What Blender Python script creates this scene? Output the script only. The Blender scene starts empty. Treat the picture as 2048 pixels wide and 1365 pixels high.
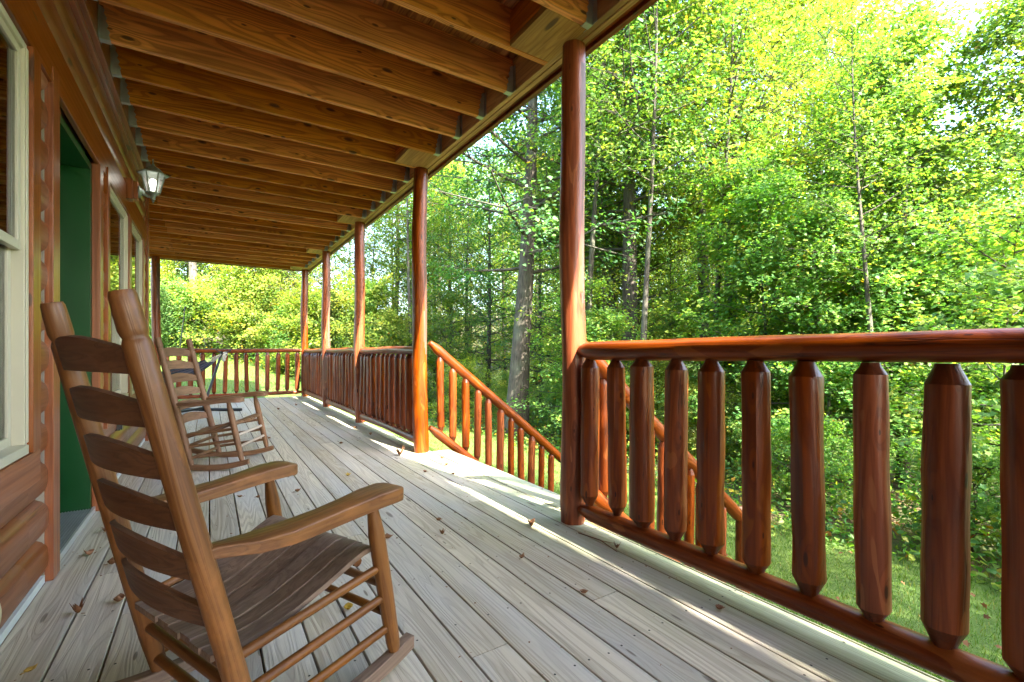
import bpy, math, random
import numpy as np
from mathutils import Vector, Matrix
R = math.radians
random.seed(7)
C = bpy.data.collections.new('scene'); bpy.context.scene.collection.children.link(C)
S = bpy.context.scene

# ------------------------------------------------------------------ helpers
def tag(o, label=None, cat=None, group=None, kind=None):
    if label: o['label'] = label
    if cat: o['category'] = cat
    if group: o['group'] = group
    if kind: o['kind'] = kind
    return o
def empty(name, loc=(0, 0, 0), rz=0, label=None, cat=None, group=None):
    o = bpy.data.objects.new(name, None); C.objects.link(o)
    o.empty_display_size = .1
    o.location = loc; o.rotation_euler = (0, 0, rz)
    return tag(o, label, cat, group)
def copy_tree(o, parent=None):
    c = o.copy(); C.objects.link(c)
    if parent is not None: c.parent = parent
    for ch in list(o.children): copy_tree(ch, c)
    return c
def frame_of(d):
    d = Vector(d).normalized()
    up = Vector((0, 0, 1)) if abs(d.z) < .95 else Vector((1, 0, 0))
    a = d.cross(up).normalized(); b = a.cross(d).normalized()
    return d, a, b

class MB:
    """collects shapes for one mesh; every vertex also keeps a grain coordinate (cross, cross, along the fibre) and a tint"""
    def __init__(s): s.v = []; s.f = []; s.g = []; s.t = []; s.sm = []; s.mi = []; s.k = []
    def _add(s, vs, fs, gs, tint=None, smooth=False, mi=0, ks=None):
        s.k += ks if ks is not None else [(q[0] + q[1], q[2], 0.) for q in gs]
        n = len(s.v); t = random.random() if tint is None else tint
        s.v += [tuple(v) for v in vs]; s.g += gs; s.t += [t] * len(vs)
        s.f += [tuple(i + n for i in f) for f in fs]; s.sm += [smooth] * len(fs); s.mi += [mi] * len(fs)
    def box(s, x0, x1, y0, y1, z0, z1, ax=2, tint=None, mi=0, M=None, ofs=None):
        vs = [(x, y, z) for z in (z0, z1) for y in (y0, y1) for x in (x0, x1)]
        fs = [(0, 2, 3, 1), (4, 5, 7, 6), (0, 1, 5, 4), (2, 6, 7, 3), (0, 4, 6, 2), (1, 3, 7, 5)]
        o = ofs if ofs else [random.uniform(-50, 50) for _ in range(3)]
        idx = {0: (1, 2, 0), 1: (0, 2, 1), 2: (0, 1, 2)}[ax]
        gs = [(v[idx[0]] + o[0], v[idx[1]] + o[1], v[idx[2]] + o[2]) for v in vs]
        if M is not None: vs = [M @ Vector(v) for v in vs]
        s._add(vs, fs, gs, tint, False, mi)
    def beam(s, p0, p1, w, h, tint=None, mi=0, roll=0):
        p0, p1 = Vector(p0), Vector(p1); d, a, b = frame_of(p1 - p0); L = (p1 - p0).length
        if roll: a, b = a * math.cos(roll) + b * math.sin(roll), b * math.cos(roll) - a * math.sin(roll)
        o = [random.uniform(-50, 50) for _ in range(3)]
        vs = []; gs = []
        for t in (0, L):
            for y in (-h / 2, h / 2):
                for x in (-w / 2, w / 2):
                    vs.append(p0 + d * t + a * x + b * y); gs.append((x + o[0], y + o[1], t + o[2]))
        s._add(vs, [(0, 2, 3, 1), (4, 5, 7, 6), (0, 1, 5, 4), (2, 6, 7, 3), (0, 4, 6, 2), (1, 3, 7, 5)], gs, tint, False, mi)
    def tube(s, pts, rad, n=12, caps=True, hewn=0., smooth=True, tint=None, mi=0, sub=None, facet=0., hard=(), tipmi=None):
        pts = [Vector(p) for p in pts]
        if not hasattr(rad, '__len__'): rad = [rad] * len(pts)
        if sub:
            P2 = []; R2 = []
            for i in range(len(pts) - 1):
                k = max(1, int(round((pts[i + 1] - pts[i]).length / sub)))
                for j in range(k):
                    P2.append(pts[i].lerp(pts[i + 1], j / k)); R2.append(rad[i] + (rad[i + 1] - rad[i]) * j / k)
            P2.append(pts[-1]); R2.append(rad[-1]); pts, rad = P2, R2
        o = [random.uniform(-50, 50) for _ in range(3)]
        ph = [random.uniform(0, 6.28) for _ in range(8)]; fr = [random.uniform(1.5, 6) for _ in range(4)]
        vs = []; gs = []; ks = []; L = 0; m = len(pts)
        pa = None
        for i, p in enumerate(pts):
            q = pts[min(i + 1, m - 1)] - pts[max(i - 1, 0)]
            d, a, b = frame_of(q)
            if pa is not None:
                a = (pa - d * pa.dot(d))
                a = a.normalized() if a.length > 1e-4 else frame_of(q)[1]
                b = a.cross(d).normalized()
            pa = a
            if i: L += (p - pts[i - 1]).length
            for k in range(n):
                th = 2 * math.pi * k / n; r = rad[i]
                if hewn:
                    e = math.sin(2 * th + ph[0] + fr[0] * L) * .45 + math.sin(3 * th + ph[1] - fr[1] * L) * .4 + math.sin(th + ph[2] + fr[2] * L * 1.3) * .4 + .35 * math.sin(5 * th + ph[3] + fr[3] * L)
                    r *= 1 + hewn * e
                if facet:
                    f = abs(((th + ph[4] + .5 * math.sin(fr[0] * L + ph[5])) % 1.05) - .525) / .525
                    r *= 1 - facet * (1 - f * f)
                x, y = r * math.cos(th), r * math.sin(th)
                vs.append(p + a * x + b * y); gs.append((x + o[0], y + o[1], L + o[2])); ks.append((th * rad[len(rad) // 2] + o[0], L + o[2], 0.))
        t = random.random() if tint is None else tint
        cuts = [0] + sorted(hard) + [m - 1]
        for ci in range(len(cuts) - 1):
            i0, i1 = cuts[ci], cuts[ci + 1]; fs = []
            for i in range(i1 - i0):
                for k in range(n):
                    k2 = (k + 1) % n
                    fs.append((i * n + k, (i + 1) * n + k, (i + 1) * n + k2, i * n + k2))
            s._add(vs[i0 * n:(i1 + 1) * n], fs, gs[i0 * n:(i1 + 1) * n], t, smooth, mi if tipmi is None or 0 < ci < len(cuts) - 2 else tipmi, ks[i0 * n:(i1 + 1) * n])
        if caps:
            for i, rev in ((0, False), (m - 1, True)):
                c = list(range(i * n, i * n + n))
                s._add([vs[j] for j in c], [tuple(range(n)) if not rev else tuple(reversed(range(n)))], [gs[j] for j in c], t, False, mi)
    def lathe(s, prof, c=(0, 0, 0), n=20, tint=None, mi=0, smooth=True):
        vs = []; gs = []
        for r, z in prof:
            for k in range(n):
                th = 2 * math.pi * k / n
                vs.append((c[0] + r * math.cos(th), c[1] + r * math.sin(th), c[2] + z)); gs.append((r * math.cos(th), r * math.sin(th), z))
        fs = [(i * n + k, i * n + (k + 1) % n, (i + 1) * n + (k + 1) % n, (i + 1) * n + k) for i in range(len(prof) - 1) for k in range(n)]
        s._add(vs, fs, gs, tint, smooth, mi)
    def grid(s, P, thick=0, tint=None, smooth=True, mi=0, along=1):
        """P[i][j] points; thick extrudes along -normal (approx -z)"""
        a = len(P); b = len(P[0]); o = [random.uniform(-50, 50) for _ in range(3)]
        vs = [Vector(P[i][j]) for i in range(a) for j in range(b)]
        def gg(v): return (v.y + o[0], v.z + o[1], v.x + o[2]) if along == 0 else ((v.x + o[0], v.z + o[1], v.y + o[2]) if along == 1 else (v.x + o[0], v.y + o[1], v.z + o[2]))
        fs = [(i * b + j, (i + 1) * b + j, (i + 1) * b + j + 1, i * b + j + 1) for i in range(a - 1) for j in range(b - 1)]
        if thick:
            th = Vector(thick) if hasattr(thick, '__len__') else Vector((0, 0, -thick)); N = a * b
            vs += [v + th for v in vs[:N]]
            fs += [tuple(N + k for k in reversed(f)) for f in fs]
            edge = [i * b for i in range(a)] + [(a - 1) * b + j for j in range(1, b)] + [i * b + b - 1 for i in range(a - 2, -1, -1)] + [j for j in range(b - 2, 0, -1)]
            for k in range(len(edge)):
                p, q = edge[k], edge[(k + 1) % len(edge)]
                fs.append((q, p, p + N, q + N))
        s._add(vs, fs, [gg(v) for v in vs], tint, smooth, mi)
    def poly(s, out, z0, z1, tint=None, mi=0, ax=0):
        n = len(out); o = [random.uniform(-50, 50) for _ in range(3)]
        vs = [(x, y, z0) for x, y in out] + [(x, y, z1) for x, y in out]
        fs = [tuple(reversed(range(n))), tuple(range(n, 2 * n))] + [(i, (i + 1) % n, n + (i + 1) % n, n + i) for i in range(n)]
        gs = [(v[1] + o[0], v[2] + o[1], v[0] + o[2]) if ax == 0 else (v[0] + o[0], v[2] + o[1], v[1] + o[2]) for v in vs]
        s._add(vs, fs, gs, tint, False, mi)
    def build(s, name, mat, parent=None, sharp=40, bevel=0):
        me = bpy.data.meshes.new(name)
        me.from_pydata(s.v, [], s.f)
        me.polygons.foreach_set('use_smooth', s.sm)
        a = me.attributes.new('gc', 'FLOAT_VECTOR', 'POINT'); a.data.foreach_set('vector', np.array(s.g, 'f').ravel())
        a = me.attributes.new('kc', 'FLOAT_VECTOR', 'POINT'); a.data.foreach_set('vector', np.array(s.k, 'f').ravel())
        a = me.attributes.new('tint', 'FLOAT', 'POINT'); a.data.foreach_set('value', np.array(s.t, 'f'))
        for m in (mat if isinstance(mat, (list, tuple)) else [mat]): me.materials.append(m)
        if any(s.mi): me.polygons.foreach_set('material_index', s.mi)
        me.validate(); me.update()
        if any(s.sm): me.set_sharp_from_angle(angle=R(sharp))
        o = bpy.data.objects.new(name, me); C.objects.link(o)
        if parent is not None: o.parent = parent
        if bevel:
            b = o.modifiers.new('bevel', 'BEVEL'); b.width = bevel; b.segments = 2; b.limit_method = 'ANGLE'; b.angle_limit = R(50)
        return o

# ------------------------------------------------------------------ materials
class NT:
    def __init__(s, name):
        s.m = bpy.data.materials.new(name); s.m.use_nodes = True; s.t = s.m.node_tree; s.t.nodes.clear()
        s.out = s.n('ShaderNodeOutputMaterial')
    def n(s, typ, ins=None, **kw):
        nd = s.t.nodes.new(typ)
        for k, v in kw.items(): setattr(nd, k, v)
        for k, v in (ins or {}).items(): s.set(nd.inputs[k], v)
        return nd
    def set(s, sock, v):
        if hasattr(v, 'is_output') or isinstance(v, bpy.types.NodeSocket): s.t.links.new(v, sock)
        else: sock.default_value = v
    def math(s, op, a, b=0., c=0., clamp=False):
        nd = s.n('ShaderNodeMath', operation=op, use_clamp=clamp)
        for i, v in enumerate((a, b, c)): s.set(nd.inputs[i], v)
        return nd.outputs[0]
    def mix(s, f, a, b, mode='MIX'):
        nd = s.n('ShaderNodeMix', data_type='RGBA', blend_type=mode, clamp_factor=True)
        s.set(nd.inputs['Factor'], f)
        A = [i for i in nd.inputs if i.type == 'RGBA']
        for sk, v in zip(A, (a, b)): s.set(sk, v if not isinstance(v, tuple) else (*v, 1)[:4])
        return [o for o in nd.outputs if o.type == 'RGBA'][0]
    def ramp(s, f, pts, interp='LINEAR'):
        nd = s.n('ShaderNodeValToRGB'); cr = nd.color_ramp; cr.interpolation = interp
        while len(cr.elements) < len(pts): cr.elements.new(.5)
        for e, (p, c) in zip(cr.elements, pts):
            e.position = p; e.color = (c, c, c, 1) if not hasattr(c, '__len__') else (*c, 1)[:4]
        s.set(nd.inputs[0], f); return nd.outputs[0]
    def attr(s, name): return s.n('ShaderNodeAttribute', attribute_name=name)
    def noise(s, vec, scale, detail=2., rough=.5, dist=0.):
        return s.n('ShaderNodeTexNoise', {'Vector': vec, 'Scale': scale, 'Detail': detail, 'Roughness': rough, 'Distortion': dist}).outputs[0]
    def scale(s, vec, sc):
        nd = s.n('ShaderNodeVectorMath', operation='MULTIPLY'); s.set(nd.inputs[0], vec); nd.inputs[1].default_value = sc
        return nd.outputs[0]
    def add(s, a, b):
        nd = s.n('ShaderNodeVectorMath', operation='ADD'); s.set(nd.inputs[0], a); s.set(nd.inputs[1], b); return nd.outputs[0]
    def bump(s, h, strength, dist):
        return s.n('ShaderNodeBump', {'Height': h, 'Strength': strength, 'Distance': dist}).outputs[0]
    def principled(s, col, rough=.5, normal=None, **kw):
        nd = s.n('ShaderNodeBsdfPrincipled')
        s.set(nd.inputs['Base Color'], col if not isinstance(col, tuple) else (*col, 1)[:4]); s.set(nd.inputs['Roughness'], rough)
        if normal is not None: s.set(nd.inputs['Normal'], normal)
        for k, v in kw.items(): s.set(nd.inputs[k.replace('_', ' ')], v)
        s.t.links.new(nd.outputs[0], s.out.inputs[0]); return nd

def wood(name, light, mid, dark, ringx=9., ringz=.55, rings=9., knots=1., rough=.6, coat=0., bump=.25, tintv=.25, kz=1.6, kx=6., blotch=.3, patch=None, moss=0., greys=None, fibre=.5, knotcol=(.05, .02, .01), spec=.5, wear=0., ringc=.62, crack=0.):
    t = NT(name); gc = t.attr('gc').outputs['Vector']; ti = t.attr('tint').outputs['Fac']
    # knots
    kv = t.scale(t.attr('kc').outputs['Vector'], (kx, kz, 0.))
    vor = t.n('ShaderNodeTexVoronoi', {'Vector': kv, 'Scale': 1., 'Randomness': 1.}, feature='F1', voronoi_dimensions='2D')
    dist = vor.outputs['Distance']
    ksep = t.n('ShaderNodeSeparateColor', {0: vor.outputs['Color']}); kr = ksep.outputs[0]
    kdist = t.math('MULTIPLY', dist, t.n('ShaderNodeMapRange', {0: ksep.outputs[1], 3: .75, 4: 2.6}).outputs[0])
    kon = t.math('GREATER_THAN', kr, 1 - .38 * knots)
    kn = t.math('MULTIPLY', kon, t.ramp(kdist, [(.0, 1.), (.07, .9), (.105, .0)]))
    halo = t.math('MULTIPLY', kon, t.ramp(dist, [(.0, 1.), (.38, .0)], 'EASE'))
    base = t.noise(t.scale(gc, (ringx, ringx, ringz)), 1., 2., .45)
    rr = t.math('MULTIPLY_ADD', base, rings * 6.2832, t.math('MULTIPLY', halo, 7.))
    sn = t.math('SINE', rr)
    ring = t.ramp(t.math('MULTIPLY_ADD', sn, .5, .5), [(.0, 0.), (.55, .25), (.85, 1.), (1., .75)])
    fib = t.noise(t.scale(gc, (160, 160, 4.)), 1., 3., .6)
    fib2 = t.noise(t.scale(gc, (45, 45, 1.2)), 1., 3., .6)
    blo = t.noise(t.scale(gc, (4, 4, 1.1)), 1., 3., .55)
    f = t.math('ADD', t.math('MULTIPLY', ring, ringc), t.math('MULTIPLY', t.math('SUBTRACT', fib, .5), fibre))
    col = t.mix(f, light, mid)
    col = t.mix(t.math('MULTIPLY', t.ramp(fib2, [(.45, 0.), (.75, 1.)]), .55), col, dark)
    if blotch: col = t.mix(t.math('MULTIPLY', t.ramp(blo, [(.42, 0.), (.68, 1.)]), blotch), col, dark)
    if greys: col = t.mix(t.ramp(t.noise(t.scale(gc, (3, 3, .5)), 1.3, 3.), [(.42, 0.), (.66, .8)]), col, greys)
    if patch:
        pz = t.noise(t.scale(gc, (13, 13, 2.6)), 1., 1., .4, 1.2)
        col = t.mix(t.ramp(pz, [(.64, 0.), (.66, .55)]), col, patch)
    if wear:
        w = t.noise(t.scale(gc, (9, 9, 5)), 1., 6., .7)
        col = t.mix(t.math('MULTIPLY', t.ramp(w, [(.52, 0.), (.66, 1.)]), wear), col, (light[0] * 1.35, light[1] * 1.25, light[2] * 1.2))
    if moss:
        P = t.n('ShaderNodeNewGeometry').outputs['Position']
        sp = t.n('ShaderNodeSeparateXYZ', {0: P})
        mm = t.math('MULTIPLY', t.ramp(t.noise(t.scale(P, (2.5, 1.2, 2)), 1.2, 4.), [(.36, 0.), (.6, 1.)]), t.n('ShaderNodeMapRange', {0: sp.outputs[0], 1: 1.15, 2: 1.95}).outputs[0])
        m2 = t.math('MULTIPLY', t.n('ShaderNodeMapRange', {0: sp.outputs[0], 1: 1.70, 2: 1.76}).outputs[0], .65)
        col = t.mix(t.math('MULTIPLY', t.math('MAXIMUM', mm, m2), moss), col, (.30, .36, .17))
    tv = t.n('ShaderNodeMapRange', {0: ti, 3: 1 - tintv, 4: 1 + tintv}).outputs[0]
    hs = t.n('ShaderNodeHueSaturation', {'Color': col, 'Value': tv, 'Saturation': t.n('ShaderNodeMapRange', {0: ti, 3: 1.08, 4: .92}).outputs[0]}).outputs[0]
    col = t.mix(t.math('MULTIPLY', kn, .88), hs, knotcol)
    h = t.math('ADD', t.math('MULTIPLY', ring, -.5), t.math('MULTIPLY', fib, .6))
    if crack:
        cn = t.noise(t.scale(gc, (26, 26, .9)), 1., 2., .6, .3); cm = t.noise(t.scale(gc, (5, 5, 2.)), 1., 2.)
        ck = t.math('MULTIPLY', t.ramp(cn, [(.485, 0.), (.5, 1.), (.515, 0.)]), t.ramp(cm, [(.5, 0.), (.6, 1.)]))
        ck = t.math('MULTIPLY', ck, crack); col = t.mix(ck, col, knotcol); h = t.math('ADD', h, t.math('MULTIPLY', ck, -3.))
    ro = t.math('MULTIPLY_ADD', fib2, .25, rough - .12)
    t.principled(col, ro, t.bump(h, bump, .004), Coat_Weight=coat, Coat_Roughness=.22, Specular_IOR_Level=spec)
    return t.m

def plain(name, col, rough=.5, metal=0., var=.12, nscale=8., bump=0., coat=0.):
    t = NT(name); P = t.n('ShaderNodeTexCoord').outputs['Object']
    n = t.noise(P, nscale, 5., .6)
    c = t.mix(n, tuple(x * (1 - var) for x in col), tuple(min(1, x * (1 + var)) for x in col))
    t.principled(c, t.math('MULTIPLY_ADD', n, .2, rough - .1), t.bump(t.noise(P, nscale * 12, 3.), bump, .002) if bump else None, Metallic=metal, Coat_Weight=coat)
    return t.m

M = {}
M['deck'] = wood('weathered_decking', (.56, .495, .385), (.33, .272, .20), (.26, .215, .16), ringx=7., ringz=.42, rings=22., knots=.55, rough=.7, bump=.5, tintv=.14, kx=9., kz=1.7, blotch=.22, moss=.75, greys=(.47, .455, .43), knotcol=(.13, .105, .08), fibre=.75, ringc=.66)
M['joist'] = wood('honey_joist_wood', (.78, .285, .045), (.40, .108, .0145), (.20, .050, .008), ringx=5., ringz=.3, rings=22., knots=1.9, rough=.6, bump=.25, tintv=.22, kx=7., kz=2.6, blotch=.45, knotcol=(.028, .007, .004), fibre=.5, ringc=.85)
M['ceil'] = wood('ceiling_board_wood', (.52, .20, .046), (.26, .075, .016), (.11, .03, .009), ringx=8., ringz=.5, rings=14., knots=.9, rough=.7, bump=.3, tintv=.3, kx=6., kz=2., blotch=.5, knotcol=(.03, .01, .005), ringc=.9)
M['beamwood'] = wood('stained_beam_wood', (.54, .30, .085), (.33, .16, .04), (.15, .07, .02), ringx=6., ringz=.4, rings=20., knots=.6, rough=.68, bump=.35, tintv=.15, blotch=.6)
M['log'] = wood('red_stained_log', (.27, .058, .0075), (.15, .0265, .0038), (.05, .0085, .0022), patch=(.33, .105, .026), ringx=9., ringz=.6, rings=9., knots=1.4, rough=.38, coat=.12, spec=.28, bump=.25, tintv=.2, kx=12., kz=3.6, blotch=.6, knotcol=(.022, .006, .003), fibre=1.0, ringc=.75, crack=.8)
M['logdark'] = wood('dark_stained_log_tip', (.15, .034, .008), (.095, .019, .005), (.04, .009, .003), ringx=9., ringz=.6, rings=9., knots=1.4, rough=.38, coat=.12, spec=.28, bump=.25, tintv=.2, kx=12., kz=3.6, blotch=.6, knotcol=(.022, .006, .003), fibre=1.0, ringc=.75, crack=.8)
M['loggrey'] = wood('grey_brown_log_face', (.155, .075, .048), (.10, .045, .028), (.055, .024, .015), ringx=9., ringz=.5, rings=9., knots=.6, rough=.6, coat=0., bump=.3, tintv=.1, kx=7., kz=2.3, blotch=.5, knotcol=(.03, .015, .01), fibre=.6)
M['logwall'] = wood('brown_stained_log_wall', (.235, .070, .019), (.165, .044, .0115), (.09, .022, .006), ringx=9., ringz=.6, rings=9., knots=1.3, rough=.36, coat=.2, bump=.15, tintv=.14, kx=8., kz=2.6, crack=.6, blotch=.25, fibre=.6, knotcol=(.04, .012, .006))
M['trim'] = wood('stained_trim_board', (.29, .080, .015), (.19, .042, .0075), (.095, .020, .0045), ringx=10., ringz=.5, rings=9., knots=.6, rough=.34, coat=.25, bump=.15, tintv=.16, blotch=.35, fibre=.35)
M['chair'] = wood('brown_chair_wood', (.205, .083, .018), (.115, .040, .0095), (.06, .020, .007), ringx=16., ringz=.8, rings=9., knots=.15, rough=.46, coat=.06, bump=.25, tintv=.10, blotch=.5, fibre=.7, wear=.6, ringc=.7, spec=.4)
M['slat'] = wood('dark_chair_slat_wood', (.125, .055, .024), (.07, .028, .012), (.04, .016, .007), ringx=20., ringz=1., rings=9., knots=.05, rough=.55, bump=.3, tintv=.12, blotch=.3, fibre=.9, ringc=.8, wear=.3)
M['seat'] = wood('worn_grey_brown_seat_wood', (.215, .145, .10), (.135, .084, .057), (.08, .05, .034), ringx=20., ringz=1., rings=9., knots=.05, rough=.62, bump=.4, tintv=.16, blotch=.4, fibre=.9, ringc=.8, wear=.35)
M['oldchair'] = wood('sun_faded_chair_wood', (.25, .13, .065), (.16, .075, .036), (.09, .042, .02), ringx=20., ringz=1.2, rings=6., knots=.1, rough=.65, bump=.25, tintv=.12, blotch=.4, fibre=.8, wear=.4)
M['bleached'] = wood('bleached_stretcher_wood', (.50, .42, .34), (.38, .30, .23), (.25, .18, .13), ringx=20., ringz=1.2, rings=4., knots=0., rough=.7, tintv=.1)
M['cutlog'] = wood('pale_cut_log_end', (.42, .2, .10), (.33, .14, .06), (.2, .08, .03), ringx=30., ringz=1., rings=4., knots=0., rough=.7)
M['vinyl'] = plain('cream_vinyl', (.52, .485, .36), .35, 0, .05)
M['green'] = plain('dark_green_paint', (.006, .062, .014), .32, 0, .2, 3.)
M['steel'] = plain('galvanised_steel', (.42, .45, .46), .42, .85, .2, 40.)
M['lampmetal'] = plain('verdigris_grey_metal', (.22, .26, .24), .5, .5, .25, 30.)
M['flash'] = plain('dusty_white_flashing', (.55, .58, .56), .6, 0, .2, 12.)
M['sill'] = plain('grey_ribbed_threshold', (.26, .28, .28), .5, .4, .25, 10.)
M['alu'] = plain('pale_aluminium_edge', (.6, .62, .6), .4, .6, .1, 10.)
M['black'] = plain('black_powdercoat', (.012, .013, .014), .35, 0, .3)
M['dark'] = plain('dark_curtain', (.045, .05, .045), .8, 0, .4, 5.)
M['blind'] = plain('dusty_blind_slat', (.34, .28, .2), .55, 0, .1)
M['caulk'] = plain('grey_beige_caulk', (.32, .28, .22), .8, 0, .2, 40.)
M['bone'] = plain('weathered_bone', (.55, .52, .44), .7, 0, .3, 30.)
M['horn'] = plain('dark_horn', (.03, .025, .02), .4, 0, .3, 30.)
M['screw'] = plain('rusty_screw_head', (.035, .03, .028), .5, .5, .3, 90.)
M['rope'] = plain('cream_rope', (.5, .46, .36), .9, 0, .2, 60.)
M['poleg'] = plain('weathered_grey_pole', (.42, .45, .45), .8, 0, .2, 6.)
M['roofing'] = plain('dark_shingle', (.05, .045, .04), .9, 0, .3, 20.)
M['beige'] = plain('beige_plastic', (.6, .55, .38), .5, 0, .05)
def mat_bark(name, a, b):
    t = NT(name); gc = t.attr('gc').outputs['Vector']
    n = t.noise(t.scale(gc, (22, 22, 4)), 1., 6., .65); n2 = t.noise(t.scale(gc, (3, 3, 2)), 1., 3.)
    c = t.mix(t.ramp(n, [(.35, 0.), (.65, 1.)]), a, b)
    c = t.mix(t.ramp(n2, [(.5, 0.), (.7, .6)]), c, (.10, .11, .075))
    t.principled(c, .85, t.bump(n, .9, .03)); return t.m
M['bark'] = mat_bark('furrowed_grey_bark', (.03, .024, .018), (.095, .076, .058))
M['barkpale'] = mat_bark('smooth_pale_bark', (.042, .035, .027), (.12, .105, .083))
def mat_leaf(name, stops, trans=.55, tgain=(1.7, 1.9, .6), rough=.5):
    t = NT(name); ti = t.attr('tint').outputs['Fac']
    oi = t.n('ShaderNodeObjectInfo').outputs['Random']
    c = t.ramp(ti, stops)
    hs = t.n('ShaderNodeHueSaturation', {'Color': c, 'Value': t.n('ShaderNodeMapRange', {0: oi, 3: .8, 4: 1.25}).outputs[0], 'Hue': t.n('ShaderNodeMapRange', {0: oi, 3: .488, 4: .508}).outputs[0]}).outputs[0]
    tc = t.mix(1., hs, (*tgain,), 'MULTIPLY')
    d = t.n('ShaderNodeBsdfPrincipled', {'Base Color': hs, 'Roughness': rough, 'Specular IOR Level': .35})
    tr = t.n('ShaderNodeBsdfTranslucent', {'Color': tc})
    mx = t.n('ShaderNodeMixShader', {0: trans, 1: d.outputs[0], 2: tr.outputs[0]})
    t.t.links.new(mx.outputs[0], t.out.inputs[0]); return t.m
M['leaf'] = mat_leaf('broad_green_leaf', [(0., (.050, .130, .046)), (.35, (.088, .185, .048)), (.7, (.160, .240, .045)), (.93, (.27, .27, .045)), (.97, (.34, .19, .02)), (1., (.30, .07, .02))])
M['leafy'] = mat_leaf('yellow_green_leaf', [(0., (.09, .175, .040)), (.4, (.17, .24, .040)), (.75, (.28, .30, .045)), (.93, (.38, .30, .035)), (.975, (.40, .20, .02)), (1., (.33, .08, .02))])
M['leafd'] = mat_leaf('deep_green_leaf', [(0., (.040, .115, .050)), (.5, (.065, .155, .052)), (.85, (.11, .20, .050)), (1., (.18, .19, .03))], .38)
M['cedar'] = mat_leaf('feathery_conifer_leaf', [(0., (.06, .13, .03)), (.6, (.12, .19, .045)), (1., (.22, .27, .07))], .3)
M['cedard'] = mat_leaf('dark_conifer_leaf', [(0., (.04, .11, .035)), (.6, (.08, .17, .045)), (1., (.15, .22, .06))], .3)
M['grass'] = mat_leaf('mown_grass_blade', [(0., (.05, .125, .012)), (.5, (.085, .165, .015)), (.85, (.135, .19, .02)), (1., (.24, .19, .07))], .35, (1.3, 1.4, .6), .9)
M['dry'] = wood('dry_brown_leaf', (.26, .12, .05), (.17, .07, .028), (.10, .04, .018), ringx=40., ringz=8., rings=3., knots=0., rough=.7, tintv=.4)
M['dryy'] = wood('dry_yellow_leaf', (.55, .36, .05), (.42, .24, .03), (.25, .12, .02), ringx=40., ringz=8., rings=3., knots=0., rough=.7, tintv=.2)

def mat_glass():
    t = NT('window_glass')
    fr = t.n('ShaderNodeFresnel', {'IOR': 1.75}).outputs[0]
    tr = t.n('ShaderNodeBsdfTransparent', {'Color': (.62, .66, .62, 1)})
    gl = t.n('ShaderNodeBsdfGlossy', {'Color': (.95, .98, .95, 1), 'Roughness': .015})
    mx = t.n('ShaderNodeMixShader', {0: fr, 1: tr.outputs[0], 2: gl.outputs[0]})
    t.t.links.new(mx.outputs[0], t.out.inputs[0]); return t.m
M['glass'] = mat_glass()
def mat_lampglass():
    t = NT('frosted_lamp_glass')
    tr = t.n('ShaderNodeBsdfTransparent', {'Color': (.92, .94, .92, 1)})
    d = t.n('ShaderNodeBsdfTranslucent', {'Color': (.9, .92, .9, 1)})
    g = t.n('ShaderNodeBsdfGlossy', {'Color': (1, 1, 1, 1), 'Roughness': .1})
    mx = t.n('ShaderNodeMixShader', {0: .16, 1: tr.outputs[0], 2: d.outputs[0]})
    m2 = t.n('ShaderNodeMixShader', {0: .1, 1: mx.outputs[0], 2: g.outputs[0]})
    t.t.links.new(m2.outputs[0], t.out.inputs[0]); return t.m
M['lampglass'] = mat_lampglass()
def mat_emit():
    t = NT('lit_bulb'); e = t.n('ShaderNodeEmission', {'Color': (1, .97, .9, 1), 'Strength': .6})
    t.t.links.new(e.outputs[0], t.out.inputs[0]); return t.m
M['bulb'] = mat_emit()
def mat_hammock():
    t = NT('striped_hammock_cloth'); gc = t.attr('gc').outputs['Vector']
    sx = t.n('ShaderNodeSeparateXYZ', {0: gc}).outputs[0]
    st = t.ramp(t.math('FRACT', t.math('MULTIPLY', sx, 3.1)), [(0., (.012, .016, .03)), (.28, (.012, .016, .03)), (.30, (.10, .12, .16)), (.40, (.02, .025, .04)), (.55, (.02, .025, .04)), (.57, (.22, .10, .07)), (.66, (.03, .03, .05)), (.8, (.30, .28, .26)), (.84, (.012, .016, .03))], 'CONSTANT')
    t.principled(st, .9, t.bump(t.noise(gc, 300., 2.), .3, .002)); return t.m
M['hammock'] = mat_hammock()

# ------------------------------------------------------------------ ground
def sstep(a, b, x):
    t = np.clip((x - a) / (b - a), 0, 1); return t * t * (3 - 2 * t)
def edge_x(y):  # lawn / wood edge
    return np.interp(y, [-30, -6, 0, 6, 13, 17, 21, 25, 29, 33, 60], [6.2, 6.4, 6.7, 6.7, 6.9, 5.6, 3.2, -1., -7., -16., -60.])
def ground_h(x, y):
    x = np.asarray(x, float); y = np.asarray(y, float)
    g = -.35 - 1.0 * sstep(1.2, 5.5, x) - .35 * sstep(5., 14., x)
    g = g + (1.35 + .35 * sstep(6., -6., x)) * sstep(13., 30., y) * (1 - .5 * sstep(2., 11., x))
    g = g + 5. * sstep(30., 90., y) + .15 * np.clip(x - 13, 0, 40) * sstep(11., 17., x)
    return g + .04 * np.sin(x * 1.1 + y * .7) + .03 * np.sin(x * .5 - y * 1.3)
def axis_pts(lo, hi, c0, c1, fine, coarse):
    a = list(np.arange(c0, c1, fine)); s = fine; p = c1
    while p < hi: a.append(p); s = min(s * 1.25, coarse); p += s
    a.append(hi); s = fine; p = c0 - fine
    while p > lo: a.insert(0, p); s = min(s * 1.25, coarse); p -= s
    a.insert(0, lo); return np.array(a)
gx = axis_pts(-220, 260, -8, 16, .35, 14); gy = axis_pts(-200, 300, -6, 36, .35, 14)
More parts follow.
